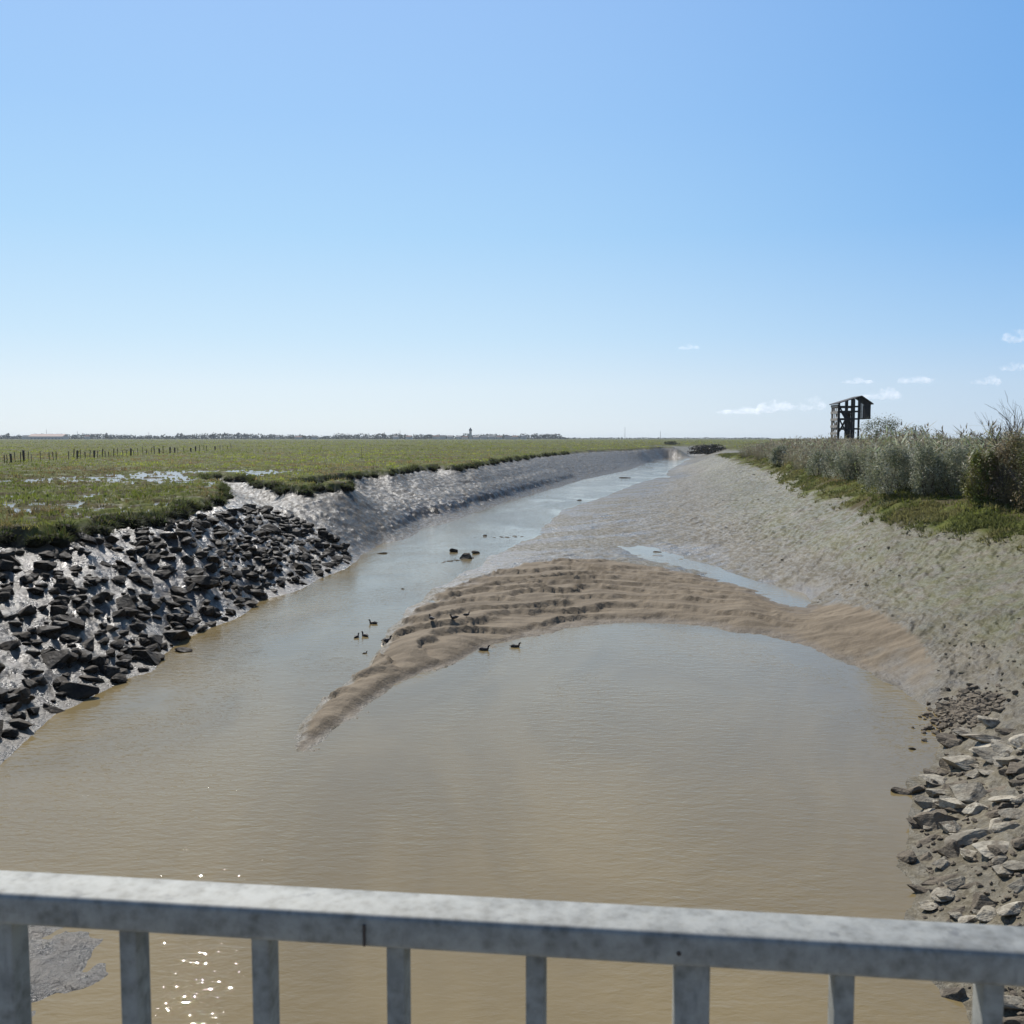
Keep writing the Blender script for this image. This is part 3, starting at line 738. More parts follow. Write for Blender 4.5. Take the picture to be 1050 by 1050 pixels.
# ------------------------------------------------------------------ foliage helpers
def tri_blades(base, direc, length, width, bend=None):
    """one tapered two-segment blade per row -> verts (n,5,3), faces tri"""
    n = len(base)
    side = np.cross(direc, np.tile([0, 0, 1.0], (n, 1))); ln = np.linalg.norm(side, axis=1, keepdims=True)
    rnd = rng.normal(size=(n, 3)); rnd[:, 2] *= .2
    side = np.where(ln > 1e-3, side / np.maximum(ln, 1e-6), [1, 0, 0]); side = side + rnd * .6; side /= np.linalg.norm(side, axis=1, keepdims=True)
    if bend is None: bend = np.zeros((n, 3))
    w = (width / 2)[:, None]; L = length[:, None]
    m = base + direc * L * .55; t = base + direc * L + bend
    V = np.stack([base - side * w, base + side * w, m + bend * .3 + side * w * .8, m + bend * .3 - side * w * .8, t], 1)
    k = np.arange(n)[:, None] * 5
    F = np.concatenate([k + [0, 1, 2], k + [0, 2, 3], k + [3, 2, 4]], 0)
    return V.reshape(-1, 3), F
def leaf_cards(c, nrm, size, asp=.5):
    """diamond leaves"""
    n = len(c); nrm = nrm / np.linalg.norm(nrm, axis=1, keepdims=True)
    a = np.cross(nrm, rng.normal(size=(n, 3))); a /= np.linalg.norm(a, axis=1, keepdims=True); b = np.cross(nrm, a)
    s = size[:, None] / 2
    V = np.stack([c - a * s, c + b * s * asp, c + a * s, c - b * s * asp], 1).reshape(-1, 3)
    F = (np.arange(n)[:, None] * 4 + [0, 1, 2, 3])
    return V, F
def tintc(base, n, var=.2, rep=1):
    base = np.asarray(base, float)
    c = base * (1 + rng.uniform(-var, var, (n, 1))) * (1 + rng.uniform(-var * .4, var * .4, (n, 3)))
    return np.repeat(np.concatenate([c, np.ones((n, 1))], 1), rep, axis=0)
def rand_dir(n, up=.6):
    d = rng.normal(size=(n, 3)); d[:, 2] = np.abs(d[:, 2]) * up + .35; return d / np.linalg.norm(d, axis=1, keepdims=True)
def pick(palette, w):
    return np.asarray(palette)[rng.choice(len(palette), p=np.array(w) / sum(w), size=1)[0]]
GRASS_PAL = np.array([(.15,.18,.035),(.32,.345,.06),(.20,.235,.042),(.26,.22,.08),(.28,.20,.095)])

# marsh grass (nobody could count it)
n = 62000
px = rng.uniform(-120, 1120, n); py = 451.5 + (rng.uniform(0, 1, n) ** 1.5) * 115
d = np.stack([(px - 525) / FPX, CP - (py - 525) / FPX * SP, -SP - (py - 525) / FPX * CP], 1)
t = (4.45 - H) / d[:, 2]; gx = d[:, 0] * t + rng.normal(size=n) * .3; gy = d[:, 1] * t + rng.normal(size=n) * .5
tv = field(turf, gx, gy); ok = (tv > .55) & (gy < 1400); gx, gy = gx[ok], gy[ok]; gz = hgt(gx, gy)
dens = fbm(gx * .25, gy * .25, 3, 60)
ok = (gz > 4.22) & (dens + rng.uniform(-.2, .2, len(gx)) > np.where((gx < 0) & (gy < 75), .44, .36)); gx, gy, gz = gx[ok], gy[ok], gz[ok]
n = len(gx); per = 5
base = np.repeat(np.stack([gx, gy, gz - .02], 1), per, 0); base[:, :2] += rng.normal(size=(n * per, 2)) * .07 * (1 + base[:, 1:2] / 80)
tall = np.repeat(.55 + .9 * fbm(gx * .12, gy * .12, 3, 61), per)
leng = tall * rng.uniform(.14, .34, n * per) * (1 + base[:, 1] / 700)
V, F = tri_blades(base, rand_dir(n * per, 1.4), leng, rng.uniform(.012, .03, n * per) + base[:, 1] * .00055)
mixn = fbm(gx * .06, gy * .06 * .6, 4, 62); green = sstep(.42, .62, mixn + sstep(60, 300, gy) * .12 - np.where((gx < -2) & (gy < 70), .06, 0))
brown = sstep(.5 - .08 * (gy < 66), .60 - .06 * (gy < 66), fbm(gx * .11 + 9, gy * .07, 3, 63)) * np.where(gy < 240, 1, .45)
cg = GRASS_PAL[2] * (1 - green[:, None]) + GRASS_PAL[1] * green[:, None]; cg = cg * (1 - brown[:, None] * .9) + GRASS_PAL[4] * brown[:, None] * .9
olive = sstep(.5, .66, fbm(gx * .045 + 3, gy * .03, 4, 64)); cg = cg * (1.12 - .36 * olive[:, None])
cg = cg * (1 + rng.uniform(-.25, .25, (n, 1)))
cc = np.repeat(np.concatenate([cg, np.ones((n, 1))], 1), per * 5, 0)
tag(link('marsh_grass', np_mesh('marsh_grass', V, F, False, cc), M['grass']), kind='stuff')

# tussocks that hang over the marsh edge: a few prototypes, each one an object
def tussock_mesh(seed, nb=420):
    r0 = rng.normal(size=(nb, 3)); r0[:, 2] = np.abs(r0[:, 2]) * .8; r0 /= np.linalg.norm(r0, axis=1, keepdims=True)
    base = r0 * rng.uniform(.05, .42, (nb, 1)) * np.array([1, 1, .75]); dr = r0 * .8 + rand_dir(nb) * .6; dr /= np.linalg.norm(dr, axis=1, keepdims=True)
    bend = np.zeros((nb, 3)); bend[:, 2] = -rng.uniform(.05, .22, nb)
    V, F = tri_blades(base, dr, rng.uniform(.22, .5, nb), rng.uniform(.018, .04, nb), bend)
    k = len(V); bm = bmesh.new(); bmesh.ops.create_icosphere(bm, subdivisions=2, radius=.40)
    Vs = np.array([v.co[:] for v in bm.verts]) * [1, 1, .75]; Fs = np.array([[v.index for v in f.verts] for f in bm.faces]); bm.free()
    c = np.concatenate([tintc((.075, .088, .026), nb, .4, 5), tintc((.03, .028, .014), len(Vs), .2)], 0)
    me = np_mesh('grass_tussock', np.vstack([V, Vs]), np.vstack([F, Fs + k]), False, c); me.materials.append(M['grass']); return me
tuss = [tussock_mesh(k) for k in range(5)]
cnt = 0
edge_pts = np.argwhere((turf_l[1:, :-1] > .5) != (turf_l[:-1, :-1] > .5)); ex = Xg[edge_pts[:, 0], edge_pts[:, 1]]; ey = Yg[edge_pts[:, 0], edge_pts[:, 1]]
okk = (ey > 30) & (ey < 260) & (ex > -.62 * ey); ex, ey = ex[okk], ey[okk]; perm = rng.permutation(len(ex)); taken = []
for x, y in zip(ex[perm], ey[perm]):
    gap = .50 + y * .0075
    if any((x - a) ** 2 + (y - b) ** 2 < gap * gap for a, b in taken): continue
    if cnt >= 285: break
    taken.append((x, y)); g = float(hgt(x - .1, y + .25)); g0 = float(hgt(x, y))
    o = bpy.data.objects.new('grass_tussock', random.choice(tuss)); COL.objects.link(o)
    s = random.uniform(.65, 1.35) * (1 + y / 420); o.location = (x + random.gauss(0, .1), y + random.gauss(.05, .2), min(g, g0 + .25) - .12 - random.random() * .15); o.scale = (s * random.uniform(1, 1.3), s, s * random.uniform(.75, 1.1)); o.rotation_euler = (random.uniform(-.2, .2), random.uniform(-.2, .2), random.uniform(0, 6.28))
    lab = ('dark green grass tussock on the marsh edge above the left-hand boulders' if y < 62 else 'dark grass tussock on the marsh edge above the bare grey mud of the left bank' if y < 130 else 'small far tussock on the marsh edge where the left bank recedes')
    tag(o, lab, 'tussock', 'grass tussocks along the marsh edge'); cnt += 1
print('TUSS', cnt)

# ------------------------------------------------------------------ reeds and shrubs of the right bank
def reed_stalks(n, hgt_lo, hgt_hi, cols, lean=.12, leaf_n=9):
    """n stalks around the origin; returns list of (V,F,C) of leaning stems with long leaves and a plume"""
    out = []
    for _ in range(n):
        h = random.uniform(hgt_lo, hgt_hi); ax = np.array([random.gauss(0, lean), random.gauss(0, lean), 1.0]); ax /= np.linalg.norm(ax)
        zs = rng.uniform(.15, .95, leaf_n); base = ax[None] * (zs * h)[:, None]
        dr = rng.normal(size=(leaf_n, 3)); dr[:, 2] = np.abs(dr[:, 2]) * .7 + .35; dr /= np.linalg.norm(dr, axis=1, keepdims=True)
        bend = np.zeros((leaf_n, 3)); bend[:, 2] = -rng.uniform(.0, .2, leaf_n)
        V1, F1 = tri_blades(base, dr, rng.uniform(.28, .6, leaf_n), rng.uniform(.03, .055, leaf_n), bend)
        V2, F2 = tri_blades(np.zeros((2, 3)), np.tile(ax, (2, 1)), np.array([h, h]), np.array([.02, .02]))
        pl = 3; V3, F3 = tri_blades(np.tile(ax * h * .96, (pl, 1)), (ax + rng.normal(size=(pl, 3)) * .25), rng.uniform(.12, .26, pl), rng.uniform(.02, .04, pl))
        c = cols[rng.integers(len(cols))]
        Cc = np.concatenate([tintc(c, leaf_n, .25, 5), tintc(np.array(c) * .8 + .01, 2, .1, 5), tintc((.22, .185, .13), pl, .2, 5)])
        out.append((np.vstack([V1, V2, V3]), np.vstack([F1, F2 + len(V1), F3 + len(V1) + len(V2)]), Cc))
    return out
REED_COLS = [(.38,.39,.27),(.30,.33,.18),(.46,.45,.34),(.36,.34,.19),(.22,.25,.12)]
REED_COLS_PINK = [(.36,.29,.20),(.31,.28,.16),(.33,.31,.21)]
protoA = reed_stalks(26, 1.7, 2.5, REED_COLS, .14, 15); protoB = reed_stalks(14, 1.5, 2.2, REED_COLS_PINK, .1, 7)
Vs, Fs, Cs, k = [], [], [], 0
RP = [tuple(p[:2]) for p in RB] + [(34, 40), (62, 44), (120, 210), (70, 215)]
RPa = np.array(RP); nre = 0
tries = rng.uniform([RPa[:, 0].min(), RPa[:, 1].min()], [RPa[:, 0].max(), RPa[:, 1].max()], (130000, 2))
tries = tries[poly_mask(tries[:, 0], tries[:, 1], RPa)]
dfront = dist_line(tries[:, 0], tries[:, 1], RB)
clump = fbm(tries[:, 0] * .3, tries[:, 1] * .3, 3, 88)
keepp = rng.uniform(0, 1, len(tries)) < np.where(dfront < 3.5, 1.0, np.where(dfront < 8, .55, .16)) * np.where(clump > .33, 1, .3)
for (x, y), df, cl in zip(tries[keepp][:12500], dfront[keepp], clump[keepp]):
    pinkish = y > 85 and random.random() < .8
    V, F, c = random.choice(protoB if pinkish else protoA)
    s = random.uniform(.85, 1.45) * (.78 + .6 * cl) * (1 if y < 80 else .80) * (1 if df > 1.2 else .8); wide = 1 + y / 150
    W = rotz(V, random.uniform(0, 6.28)) * np.array([s * wide, s * wide, s]) + np.array([x, y, float(hgt(x, y)) - .05])
    sh = random.uniform(.8, 1.2); c2 = c.copy(); c2[:, :3] *= sh
    Vs.append(W); Fs.append(F + k); Cs.append(c2); k += len(V)
print('REEDS', len(Vs))
tag(link('reed_bed', np_mesh('reed_bed', np.vstack(Vs), np.vstack(Fs), False, np.vstack(Cs)), M['leaf']), kind='stuff')

def branchy(mbt, p, d, L, r, depth, spread=.55, tips=None):
    q = p + d * L; mid = p + d * L * .5 + Vector((random.gauss(0, .05), random.gauss(0, .05), random.gauss(0, .03))) * L
    mbt.tube([p, mid, q], [r, r * .8, r * .6], 5)
    if tips is not None and depth <= 1: tips.append(q)
    if depth == 0: return
    for k in range(random.choice((2, 3, 3))):
        e = (d + Vector((random.gauss(0, spread), random.gauss(0, spread), random.gauss(.12, spread * .6)))).normalized()
        branchy(mbt, q if k else mid, e, L * random.uniform(.6, .82), r * .58, depth - 1, spread, tips)

def shrub(px, py, wpx, hpx, cols, label, leaf=.10, nleaf=2600, seed=0, z=None, group='shrubs along the reed bed', name='shrub', bare=0.0, upright=.0):
    leaf *= 1.35; nleaf = int(nleaf * (1.8 if nleaf > 1000 else 1)); p = ground_at(px, py); D = math.hypot(p[0], p[1]); w_ = wpx / FPX * D; h_ = hpx / FPX * D
    root = empty(name, p)
    mb = MB()
    for kk in range(7):
        a = random.uniform(0, 6.28); d = Vector((math.cos(a) * .5, math.sin(a) * .5, 1)).normalized()
        branchy(mb, Vector((math.cos(a) * .1 * w_, math.sin(a) * .1 * w_, -.05)), d, h_ * .30, .022 * h_ / 2, 2, .45)
    mb.build('stem', M['bark'], root)
    # foliage: leaves gathered in clumps spread through an uneven volume
    nc = 60; th = rng.uniform(0, 2 * np.pi, nc); rr_ = np.sqrt(rng.uniform(0, 1, nc)) * .5; zz = rng.uniform(.05, 1, nc)
    lim = np.sqrt(np.clip(1 - ((zz - .30) / .78) ** 2, .12, 1)); rr_ = rr_ * lim
    cc = np.stack([np.cos(th) * rr_ * w_, np.sin(th) * rr_ * w_, zz * h_ * .88], 1)
    cl = rng.integers(0, nc, nleaf); off = rng.normal(size=(nleaf, 3)); off *= (np.array([.075 * w_, .075 * w_, .085 * h_ + .04]))
    P = cc[cl] + off; P[:, 2] = np.abs(P[:, 2]) + .02
    nr = off / np.array([w_, w_, h_]) + rng.normal(size=(nleaf, 3)) * .05 + [0, 0, .03]
    V, F = leaf_cards(P, nr, rng.uniform(.7, 1.5, nleaf) * leaf, .42)
    cs = np.asarray(cols)[rng.integers(0, len(cols), nc)][cl] * (1 + rng.uniform(-.3, .3, (nleaf, 1)))
    link('foliage', np_mesh('foliage', V, F, False, np.repeat(np.concatenate([cs, np.ones((nleaf, 1))], 1), 4, 0)), M['leaf'], root)
    return tag(root, label, 'shrub', group)
SIL = [(.29,.305,.21),(.21,.23,.13),(.37,.375,.28)]; OLV = [(.12,.135,.045),(.10,.11,.04),(.15,.15,.06)]; YEL = [(.19,.20,.05),(.14,.17,.04),(.20,.18,.075)]; RED = [(.27,.215,.12),(.22,.20,.09),(.30,.24,.15)]
shrub(838,488,22,26, SIL, 'silver-green leafy shrub at the front of the reeds, left of the tower foot', .10, 1500)
shrub(869,492,30,32, SIL, 'silver-green shrub in the front of the reeds below the tower', .10, 2000)
shrub(915,506,44,46, SIL, 'largest dark-footed silver-green shrub at the front of the reed bed', .085, 3600)
shrub(948,508,34,50, SIL, 'grey-green shrub just right of the largest silver one in the reed front', .085, 3000)
shrub(980,509,36,48, SIL, 'grey-green shrub between two others, left of the yellow-green one', .085, 3000)
shrub(893,497,26,38, SIL, 'small silver shrub filling the gap left of the largest one in the reed front', .085, 2000)
shrub(852,490,22,28, SIL, 'small grey-green shrub between the two silver shrubs below the tower', .10, 1500)
shrub(998,511,26,46, SIL + OLV, 'dull green shrub behind the yellow-green one at the right end of the hedge', .085, 2200)
shrub(1008,516,30,50, YEL, 'yellow-green leafy shrub at the right end of the reed front', .10, 3000)
shrub(1033,517,48,66, RED, 'reddish brown shrub at the right edge of the photo', .09, 4200)
shrub(1062,522,40,70, RED + OLV, 'brown-green shrub cut by the right edge of the photo', .09, 3000)
shrub(905,468,46,38, OLV, 'dark olive bush rising above the reeds right of the tower', .16, 3600)
shrub(935,466,34,28, OLV, 'low olive bush above the reeds, right of the dark one beside the tower', .16, 2200)
shrub(800,476,20,18, SIL, 'low grey shrub at the far left end of the reeds', .18, 1200)
shrub(727,465.5,36,9.5, [(.040,.036,.026),(.055,.05,.032)], 'dark low bush on the far bend of the river', .5, 2200, group='far bushes')
shrub(688,456,16,3.2, [(.045,.05,.025)], 'small dark bush out on the far marsh, left of the river bend', .5, 500, group='far bushes')
# bare tree at the right edge
p = ground_at(1056, 512); p[2] -= .1
root = empty('bare_tree', p); mb = MB()
for kk in range(6):
    a = random.uniform(0, 6.28); branchy(mb, Vector((random.gauss(0, .15), random.gauss(0, .15), 0)), Vector((math.cos(a) * .28, math.sin(a) * .25, 1)).normalized(), 1.95, .05, 4, .36)
mb.build('branches', M['bark'], root)
tag(root, 'bare twiggy tree against the sky at the right edge of the photo', 'tree')
# green edge plants on the right bank
n = 8500; ii = rng.integers(0, len(GR) - 1, n); fr = rng.uniform(0, 1, (n, 1))
q = GR[ii, :2] * (1 - fr) + GR[np.minimum(ii + 1, len(GR) - 1), :2] * fr
q[:, 0] += rng.uniform(-1.6, 6.0, n) * rng.uniform(.2, 1, n) ; q[:, 1] += rng.normal(size=n) * .8
cl = fbm(q[:, 0] * .7, q[:, 1] * .7, 3, 41); q = q[(cl > .40) & (hgt(q[:, 0], q[:, 1]) > 2.9)]; n = len(q); per = 9
base = np.repeat(np.stack([q[:, 0], q[:, 1], hgt(q[:, 0], q[:, 1]) - .02], 1), per, 0); base[:, :2] += rng.normal(size=(n * per, 2)) * .10
V, F = tri_blades(base, rand_dir(n * per, .9), rng.uniform(.12, .36, n * per), rng.uniform(.02, .05, n * per) + base[:, 1] * .0004)
cg = np.where((fbm(q[:, 0] * .4, q[:, 1] * .4, 2, 42) > .5)[:, None], (.13, .145, .045), (.20, .19, .075)) * (1 + rng.uniform(-.3, .3, (n, 1)))
tag(link('bank_plants', np_mesh('bank_plants', V, F, False, np.repeat(np.concatenate([cg, np.ones((n, 1))], 1), per * 5, 0)), M['grass']), kind='stuff')

# ------------------------------------------------------------------ observation tower
TY = 172.0
tw = at_depth(867.5, 449, TY); tz = float(hgt(tw[0], tw[1]))
T = empty('observation_tower', (tw[0], tw[1], tz), R(-6)); u = TY / FPX * 1.02
def zz(py): return H + (449.5 - py) * u - tz          # photo row -> height above the tower foot
def xx(px): return (px - 867.5) * u
D = 4.4; sk = .26                                      # depth; how far the back shows to the left is given by the turn
T.rotation_euler.z = R(-3); cs = 1.0
def fx(px): return xx(px) / cs
eaveL, ridge, eaveR = (fx(859.3), zz(415.3)), (fx(881.6), zz(408.3)), (fx(892.6), zz(416.2))
m = MB(); 
def roof_strip(a, b, th=.16): return [(a[0], a[1]), (b[0], b[1]), (b[0], b[1] + th), (a[0], a[1] + th)]
m.prism(roof_strip((eaveL[0] - .35, eaveL[1] - .1), ridge), -.35, D + .35); m.prism(roof_strip((ridge[0] + .004, ridge[1]), (eaveR[0] + .1, eaveR[1])), -.352, D + .352)
m.build('roof', M['timber'], T)
bl = fx(880.6); br = fx(891.2); cb_ = zz(430.8)
m = MB(); nb_ = 9                                       # boarded lookout cabin hung on the right
for k in range(nb_):
    a = bl + (br - bl) * k / nb_; b2 = bl + (br - bl) * (k + 1) / nb_ - .05
    top = lambda x: ridge[1] + (eaveR[1] - ridge[1]) * (x - ridge[0]) / (eaveR[0] - ridge[0]) - .02
    m.prism([(a, cb_), (b2, cb_), (b2, top(b2)), (a, top(a))], .0 + .02 * (k % 2), .06 + .02 * (k % 2))
m.box(((br - .03), D / 2, (cb_ + eaveR[1]) / 2), (.06, D - .14, eaveR[1] - cb_ - .1)); m.box(((bl + br) / 2 - .05, D / 2, cb_ + .08), (br - bl - .14, D - .14, .1))
m.build('cabin', M['timber'], T)
posts = [(fx(860.0), zz(416)), (fx(866.8), zz(413.2)), (fx(874.8), zz(410.7)), (fx(879.6), zz(409.3))]
for yv in (0.09, D - .09):
    for x, top in posts: MB().box((x, yv, top / 2), (.32, .2, top)).build('post', M['timber'], T)
for yv, off in ((.0, -.0), (D, .0)):
    for py in (418.3, 423.2, 430.6, 440.5):
        MB().box(((posts[0][0] + posts[3][0]) / 2, yv, zz(py)), (posts[3][0] - posts[0][0] + .3, .12, .30)).build('beam', M['timber'], T)
for yv in (-.06, D - .2):
    for (x0, y0, x1, y1) in ((860.6, 431, 866.4, 443), (866.4, 431, 860.6, 443), (860.6, 419, 866.4, 430), (867.4, 431, 874, 443), (874, 431, 867.4, 443)):
        MB().bar((fx(x0), yv, zz(y0)), (fx(x1), yv, zz(y1)), .10, .24).build('brace', M['timber'], T)
m = MB()
for k in range(5):
    for yv in (D * .30, D * .62): m.box((fx(870.8) + (fx(875.8) - fx(870.8)) * (k + .4) / 5, yv, zz(424) / 2), (.11, .06, zz(424)))
for py in (426, 433, 440): m.box(((fx(870.8) + fx(875.8)) / 2, D * .46, zz(py)), (fx(875.8) - fx(870.8), 1.5, .09))
m.build('stair_shaft', M['timber'], T)
m = MB(); m.bar((fx(867), D * .5, zz(424)), (fx(876), D * .5, zz(438)), 1.0, .3); m.build('stair_flight', M['timber'], T)
# slatted west side; sunlight is painted in as paler timber
for k in range(5):
    MB().box((posts[0][0] - .16, .25 + k * (D - .5) / 4, zz(417) / 2), (.08, .30, zz(417))).build('slat', M['timber_sunlit'], T)
for py in (417.3, 424, 431, 438, 445): MB().box((posts[0][0] - .25, D / 2, zz(py)), (.08, D, .42)).build('rail', M['timber_sunlit'], T)
tag(T, 'dark timber bird-watching tower with overhanging boarded cabin, rising above the reeds', 'tower')

# ------------------------------------------------------------------ marsh fence and lone sticks
fn = empty('post_fence', tuple(at(60, 471, 4.45)))
b0, b1 = at(-25, 476, 4.45), at(246, 460.5, 4.42); nP = 66
proto = None
for k in range(nP):
    f = (k / (nP - 1)); inv = 1 / b0[1] + (1 / b1[1] - 1 / b0[1]) * min(1, f * 1.0 + random.uniform(-.004, .004))
    y = 1 / inv; s = (y - b0[1]) / (b1[1] - b0[1]); x = b0[0] + (b1[0] - b0[0]) * s
    if random.random() < .08: continue
    if proto is None:
        proto = MB().tube([(0, 0, -.2), (0, 0, .6), (.01, .0, 1.0)], [.5, .48, .42], 7).build('post', M['post'], fn); o = proto
    else: o = proto.copy(); COL.objects.link(o)
    hh = random.uniform(1.1, 1.8); ww = random.choice((.09, .10, .12, .15, .30)) * (1 + y / 600)
    o.scale = (ww, ww, hh); g = float(hgt(x, y))
    o.location = (x - fn.location.x, y - fn.location.y, g - fn.location.z); o.rotation_euler = (random.gauss(0, .05), random.gauss(0, .05), random.uniform(0, 3))
tag(fn, 'long uneven row of weathered wooden fence posts across the left marsh', 'fence')
for px, py, hpx, lab in [(371, 472, 14, 'thin pale stick standing alone in the grass of the left marsh'), (317, 465, 7, 'short grey stick beyond the end of the post fence')]:
    p = at(px, py, 4.42); o = MB().tube([(0, 0, -.1), (.02, 0, hpx / FPX * p[1] * .5), (.0, 0, hpx / FPX * p[1])], [.035, .03, .02], 6).build('stick', M['post']); o.location = p
    tag(o, lab, 'stick')

# ------------------------------------------------------------------ far shore: wood, town and masts
def crown(cx, cy, z0, w_, h_, nl, col, leaf):
    P = rng.normal(size=(nl, 3)); P /= np.linalg.norm(P, axis=1, keepdims=True); P *= rng.uniform(.35, 1, (nl, 1)) ** .5
    P = P * np.array([w_ / 2, w_ / 2, h_ / 2]) * (1 + .25 * rng.normal(size=(nl, 1)) * .5) + [cx, cy, z0 + h_ / 2]; P[:, 2] = np.maximum(P[:, 2], z0)
    V, F = leaf_cards(P, rng.normal(size=(nl, 3)), rng.uniform(.7, 1.4, nl) * leaf, .8)
    return V, F, tintc(col, nl, .3, 4)
FY = 2600.0; fz = 4.5
def fpx(px): return (px - 525) / FPX * FY
Vs, Fs, Cs, k = [], [], [], 0
prof = [(-60,3),(0,2.5),(20,3),(45,4.5),(70,3.5),(80,4),(110,3.5),(125,3),(150,2.8),(170,3),(205,4),(232,5),(245,4.5),(270,3.5),(300,3.5),(330,3),(350,3.2),(370,4),(400,4),(430,3.2),(470,3.6),(500,3.6),(530,3.2),(548,4),(572,3.8),(576,1.2),(640,.7),(760,.8)]
px_ = -60.0
while px_ < 578:
    hpx = 1.5 * np.interp(px_, *zip(*prof)) * random.uniform(.55, 1.05); wpx = random.uniform(5, 13); yj = random.uniform(-120, 160)
    V, F, c = crown(fpx(px_) * (FY + yj) / FY, FY + yj, fz, wpx * 2.6, hpx * 2.6 + .6, int(22 + wpx * hpx * 1.6), (.035, .042, .026), 3.2)
    Vs.append(V); Fs.append(F + k); Cs.append(c); k += len(V); px_ += wpx * random.uniform(.25, .5)
for px0 in np.arange(-100, 790, 4.0):
    V, F, c = crown(fpx(px0) * 1.3, FY * 1.3, fz, 30, random.uniform(2.5, 6.0), 26, (.04, .045, .03), 3.5); Vs.append(V); Fs.append(F + k); Cs.append(c); k += len(V)
tag(link('far_wood', np_mesh('far_wood', np.vstack(Vs), np.vstack(Fs), False, np.vstack(Cs)), M['far']), kind='stuff')
def far_tree(px, wpx, hpx, label):
    root = empty('far_tree', (fpx(px), FY - 160, fz)); MB().tube([(0, 0, 0), (0, 0, hpx * 1.3), (0, 0, hpx * 2)], [.6, .5, .3], 6).build('trunk', M['bark'], root)
    V, F, c = crown(0, 0, hpx * .5, wpx * 2.5, hpx * 2.0, 150, (.033, .04, .024), 2.6)
    link('crown', np_mesh('crown', V, F, False, c), M['far'], root); tag(root, label, 'tree', 'single trees on the far horizon')
for a in [(41,4,6.0,'narrow dark tree left of the long tan roof on the horizon'),(136,3,6.2,'thin pointed tree on the horizon, right of the long tan roof'),(207,9,6.0,'round tree crown on the horizon above the far end of the post fence'),(237,6,5,'small round tree on the horizon just right of the post fence'),(362,20,6.2,'broad flat-topped clump standing highest on the horizon'),(402,5,6.4,'small pointed tree on the horizon right of the broad flat-topped clump'),(446,7,5,'dark tree on the horizon left of the far church tower'),(556,32,5.0,'long dark copse at the right end of the far town')]: far_tree(*a)
# warehouse
def gable(root, w_, d_, h_, rh, wall, roof, names=('wall', 'roof')):
    MB().box((0, 0, h_ / 2), (w_, d_, h_)).build('wall', wall, root)
    m = MB(); m.prism([(-d_ / 2 - .4, h_), (d_ / 2 + .4, h_), (0, h_ + rh)], -w_ / 2 - .3, w_ / 2 + .3); o = m.build('roof', roof, root); o.rotation_euler = (0, 0, math.pi / 2); o.location.z = .02
wh = empty('warehouse', (fpx(86), FY - 190, fz)); gable(wh, 84, 34, 7.0, 6.0, M['wall_white'], M['roof_tan']); tag(wh, 'long low warehouse with a tan roof on the left horizon', 'warehouse')
for k in range(9): MB().box((-34 + k * 8.5, -17.1, 1.9), (4.2, .3, 3.2)).build('door', M['mast'], wh)
hx = [(452,1),(459,0),(466,2),(474,0),(480,1),(491,0),(498,0),(506,2),(513,1),(521,0),(528,1),(536,0),(427,1),(414,0),(335,0),(322,1),(64,0),(58,0),(120,1),(300,0)]
for i, (pxh, kd) in enumerate(hx):
    hs_ = empty('house', (fpx(pxh), FY - 170 + random.uniform(-15, 15), fz)); hs_.rotation_euler.z = random.uniform(-.4, .4)
    gable(hs_, random.uniform(9, 17), 9, random.uniform(5, 7.2), 3.2, M['wall_white'], [M['roof_slate'], M['roof_red'], M['roof_slate']][kd])
    tag(hs_, 'small white house among trees in the far town left of the church tower' if 400 < pxh < 484 else 'small white house among trees right of the far church tower' if pxh >= 484 else 'small white house on the horizon of the left marsh', 'house', 'white houses on the far horizon')
CS = 1.35
ct = empty('church_tower', (fpx(485.5), FY - 180, fz)); MB().box((0, 0, 7), (4.6, 4.6, 14)).build('shaft', M['wall_white'], ct)
MB().box((0, 0, 15.3), (5.4, 5.4, 2.6)).build('belfry', M['roof_slate'], ct); MB().tube([(0, 0, 16.6), (0, 0, 19.5)], [2.2, .2], 4).build('spire', M['roof_slate'], ct)
ct.scale = (CS, CS, CS * 1.1)
tag(ct, 'church tower standing above the far town in the middle of the horizon', 'tower')
for px0, hpx, lab in [(67.5, 10, 'tall thin mast on the horizon left of the tan roof'), (98, 8, 'short mast on the horizon above the right end of the tan roof'), (415, 9, 'thin mast on the horizon right of the broad tree clump'), (168, 7, 'thin mast on the horizon above the middle of the fence'), (636, 12, 'faint lone mast on the horizon above the far river bank'), (671, 8, 'faint short mast on the horizon above the river bend')]:
    m = MB(); hh = hpx / FPX * FY; m.tube([(0, 0, 0), (0, 0, hh * .6), (0, 0, hh)], [.55, .45, .3], 5); m.box((0, 0, hh * .86), (2.2, .3, .3)); m.box((0, 0, hh * .7), (1.5, .3, .3))
    o = m.build('mast', M['mast']); o.location = (fpx(px0), FY - 100, fz); tag(o, lab, 'mast')

# ------------------------------------------------------------------ small fair-weather clouds, far beyond the haze
cm = bpy.data.materials.new('cloud_vapour'); cm.use_nodes = True; cm.node_tree.nodes.clear()
co_ = cm.node_tree.nodes.new('ShaderNodeOutputMaterial'); cv = cm.node_tree.nodes.new('ShaderNodeVolumeScatter')
cv.inputs['Density'].default_value = .0042; cv.inputs['Color'].default_value = (1, 1, 1, 1); cv.inputs['Anisotropy'].default_value = .45
ctc = cm.node_tree.nodes.new('ShaderNodeTexCoord'); cno = cm.node_tree.nodes.new('ShaderNodeTexNoise'); cno.inputs['Scale'].default_value = 1 / 75.0; cno.inputs['Detail'].default_value = 5; cno.inputs['Roughness'].default_value = .6
cmr = cm.node_tree.nodes.new('ShaderNodeMapRange'); cmr.inputs[1].default_value = .44; cmr.inputs[2].default_value = .62; cmr.inputs[3].default_value = 0.0; cmr.inputs[4].default_value = .011
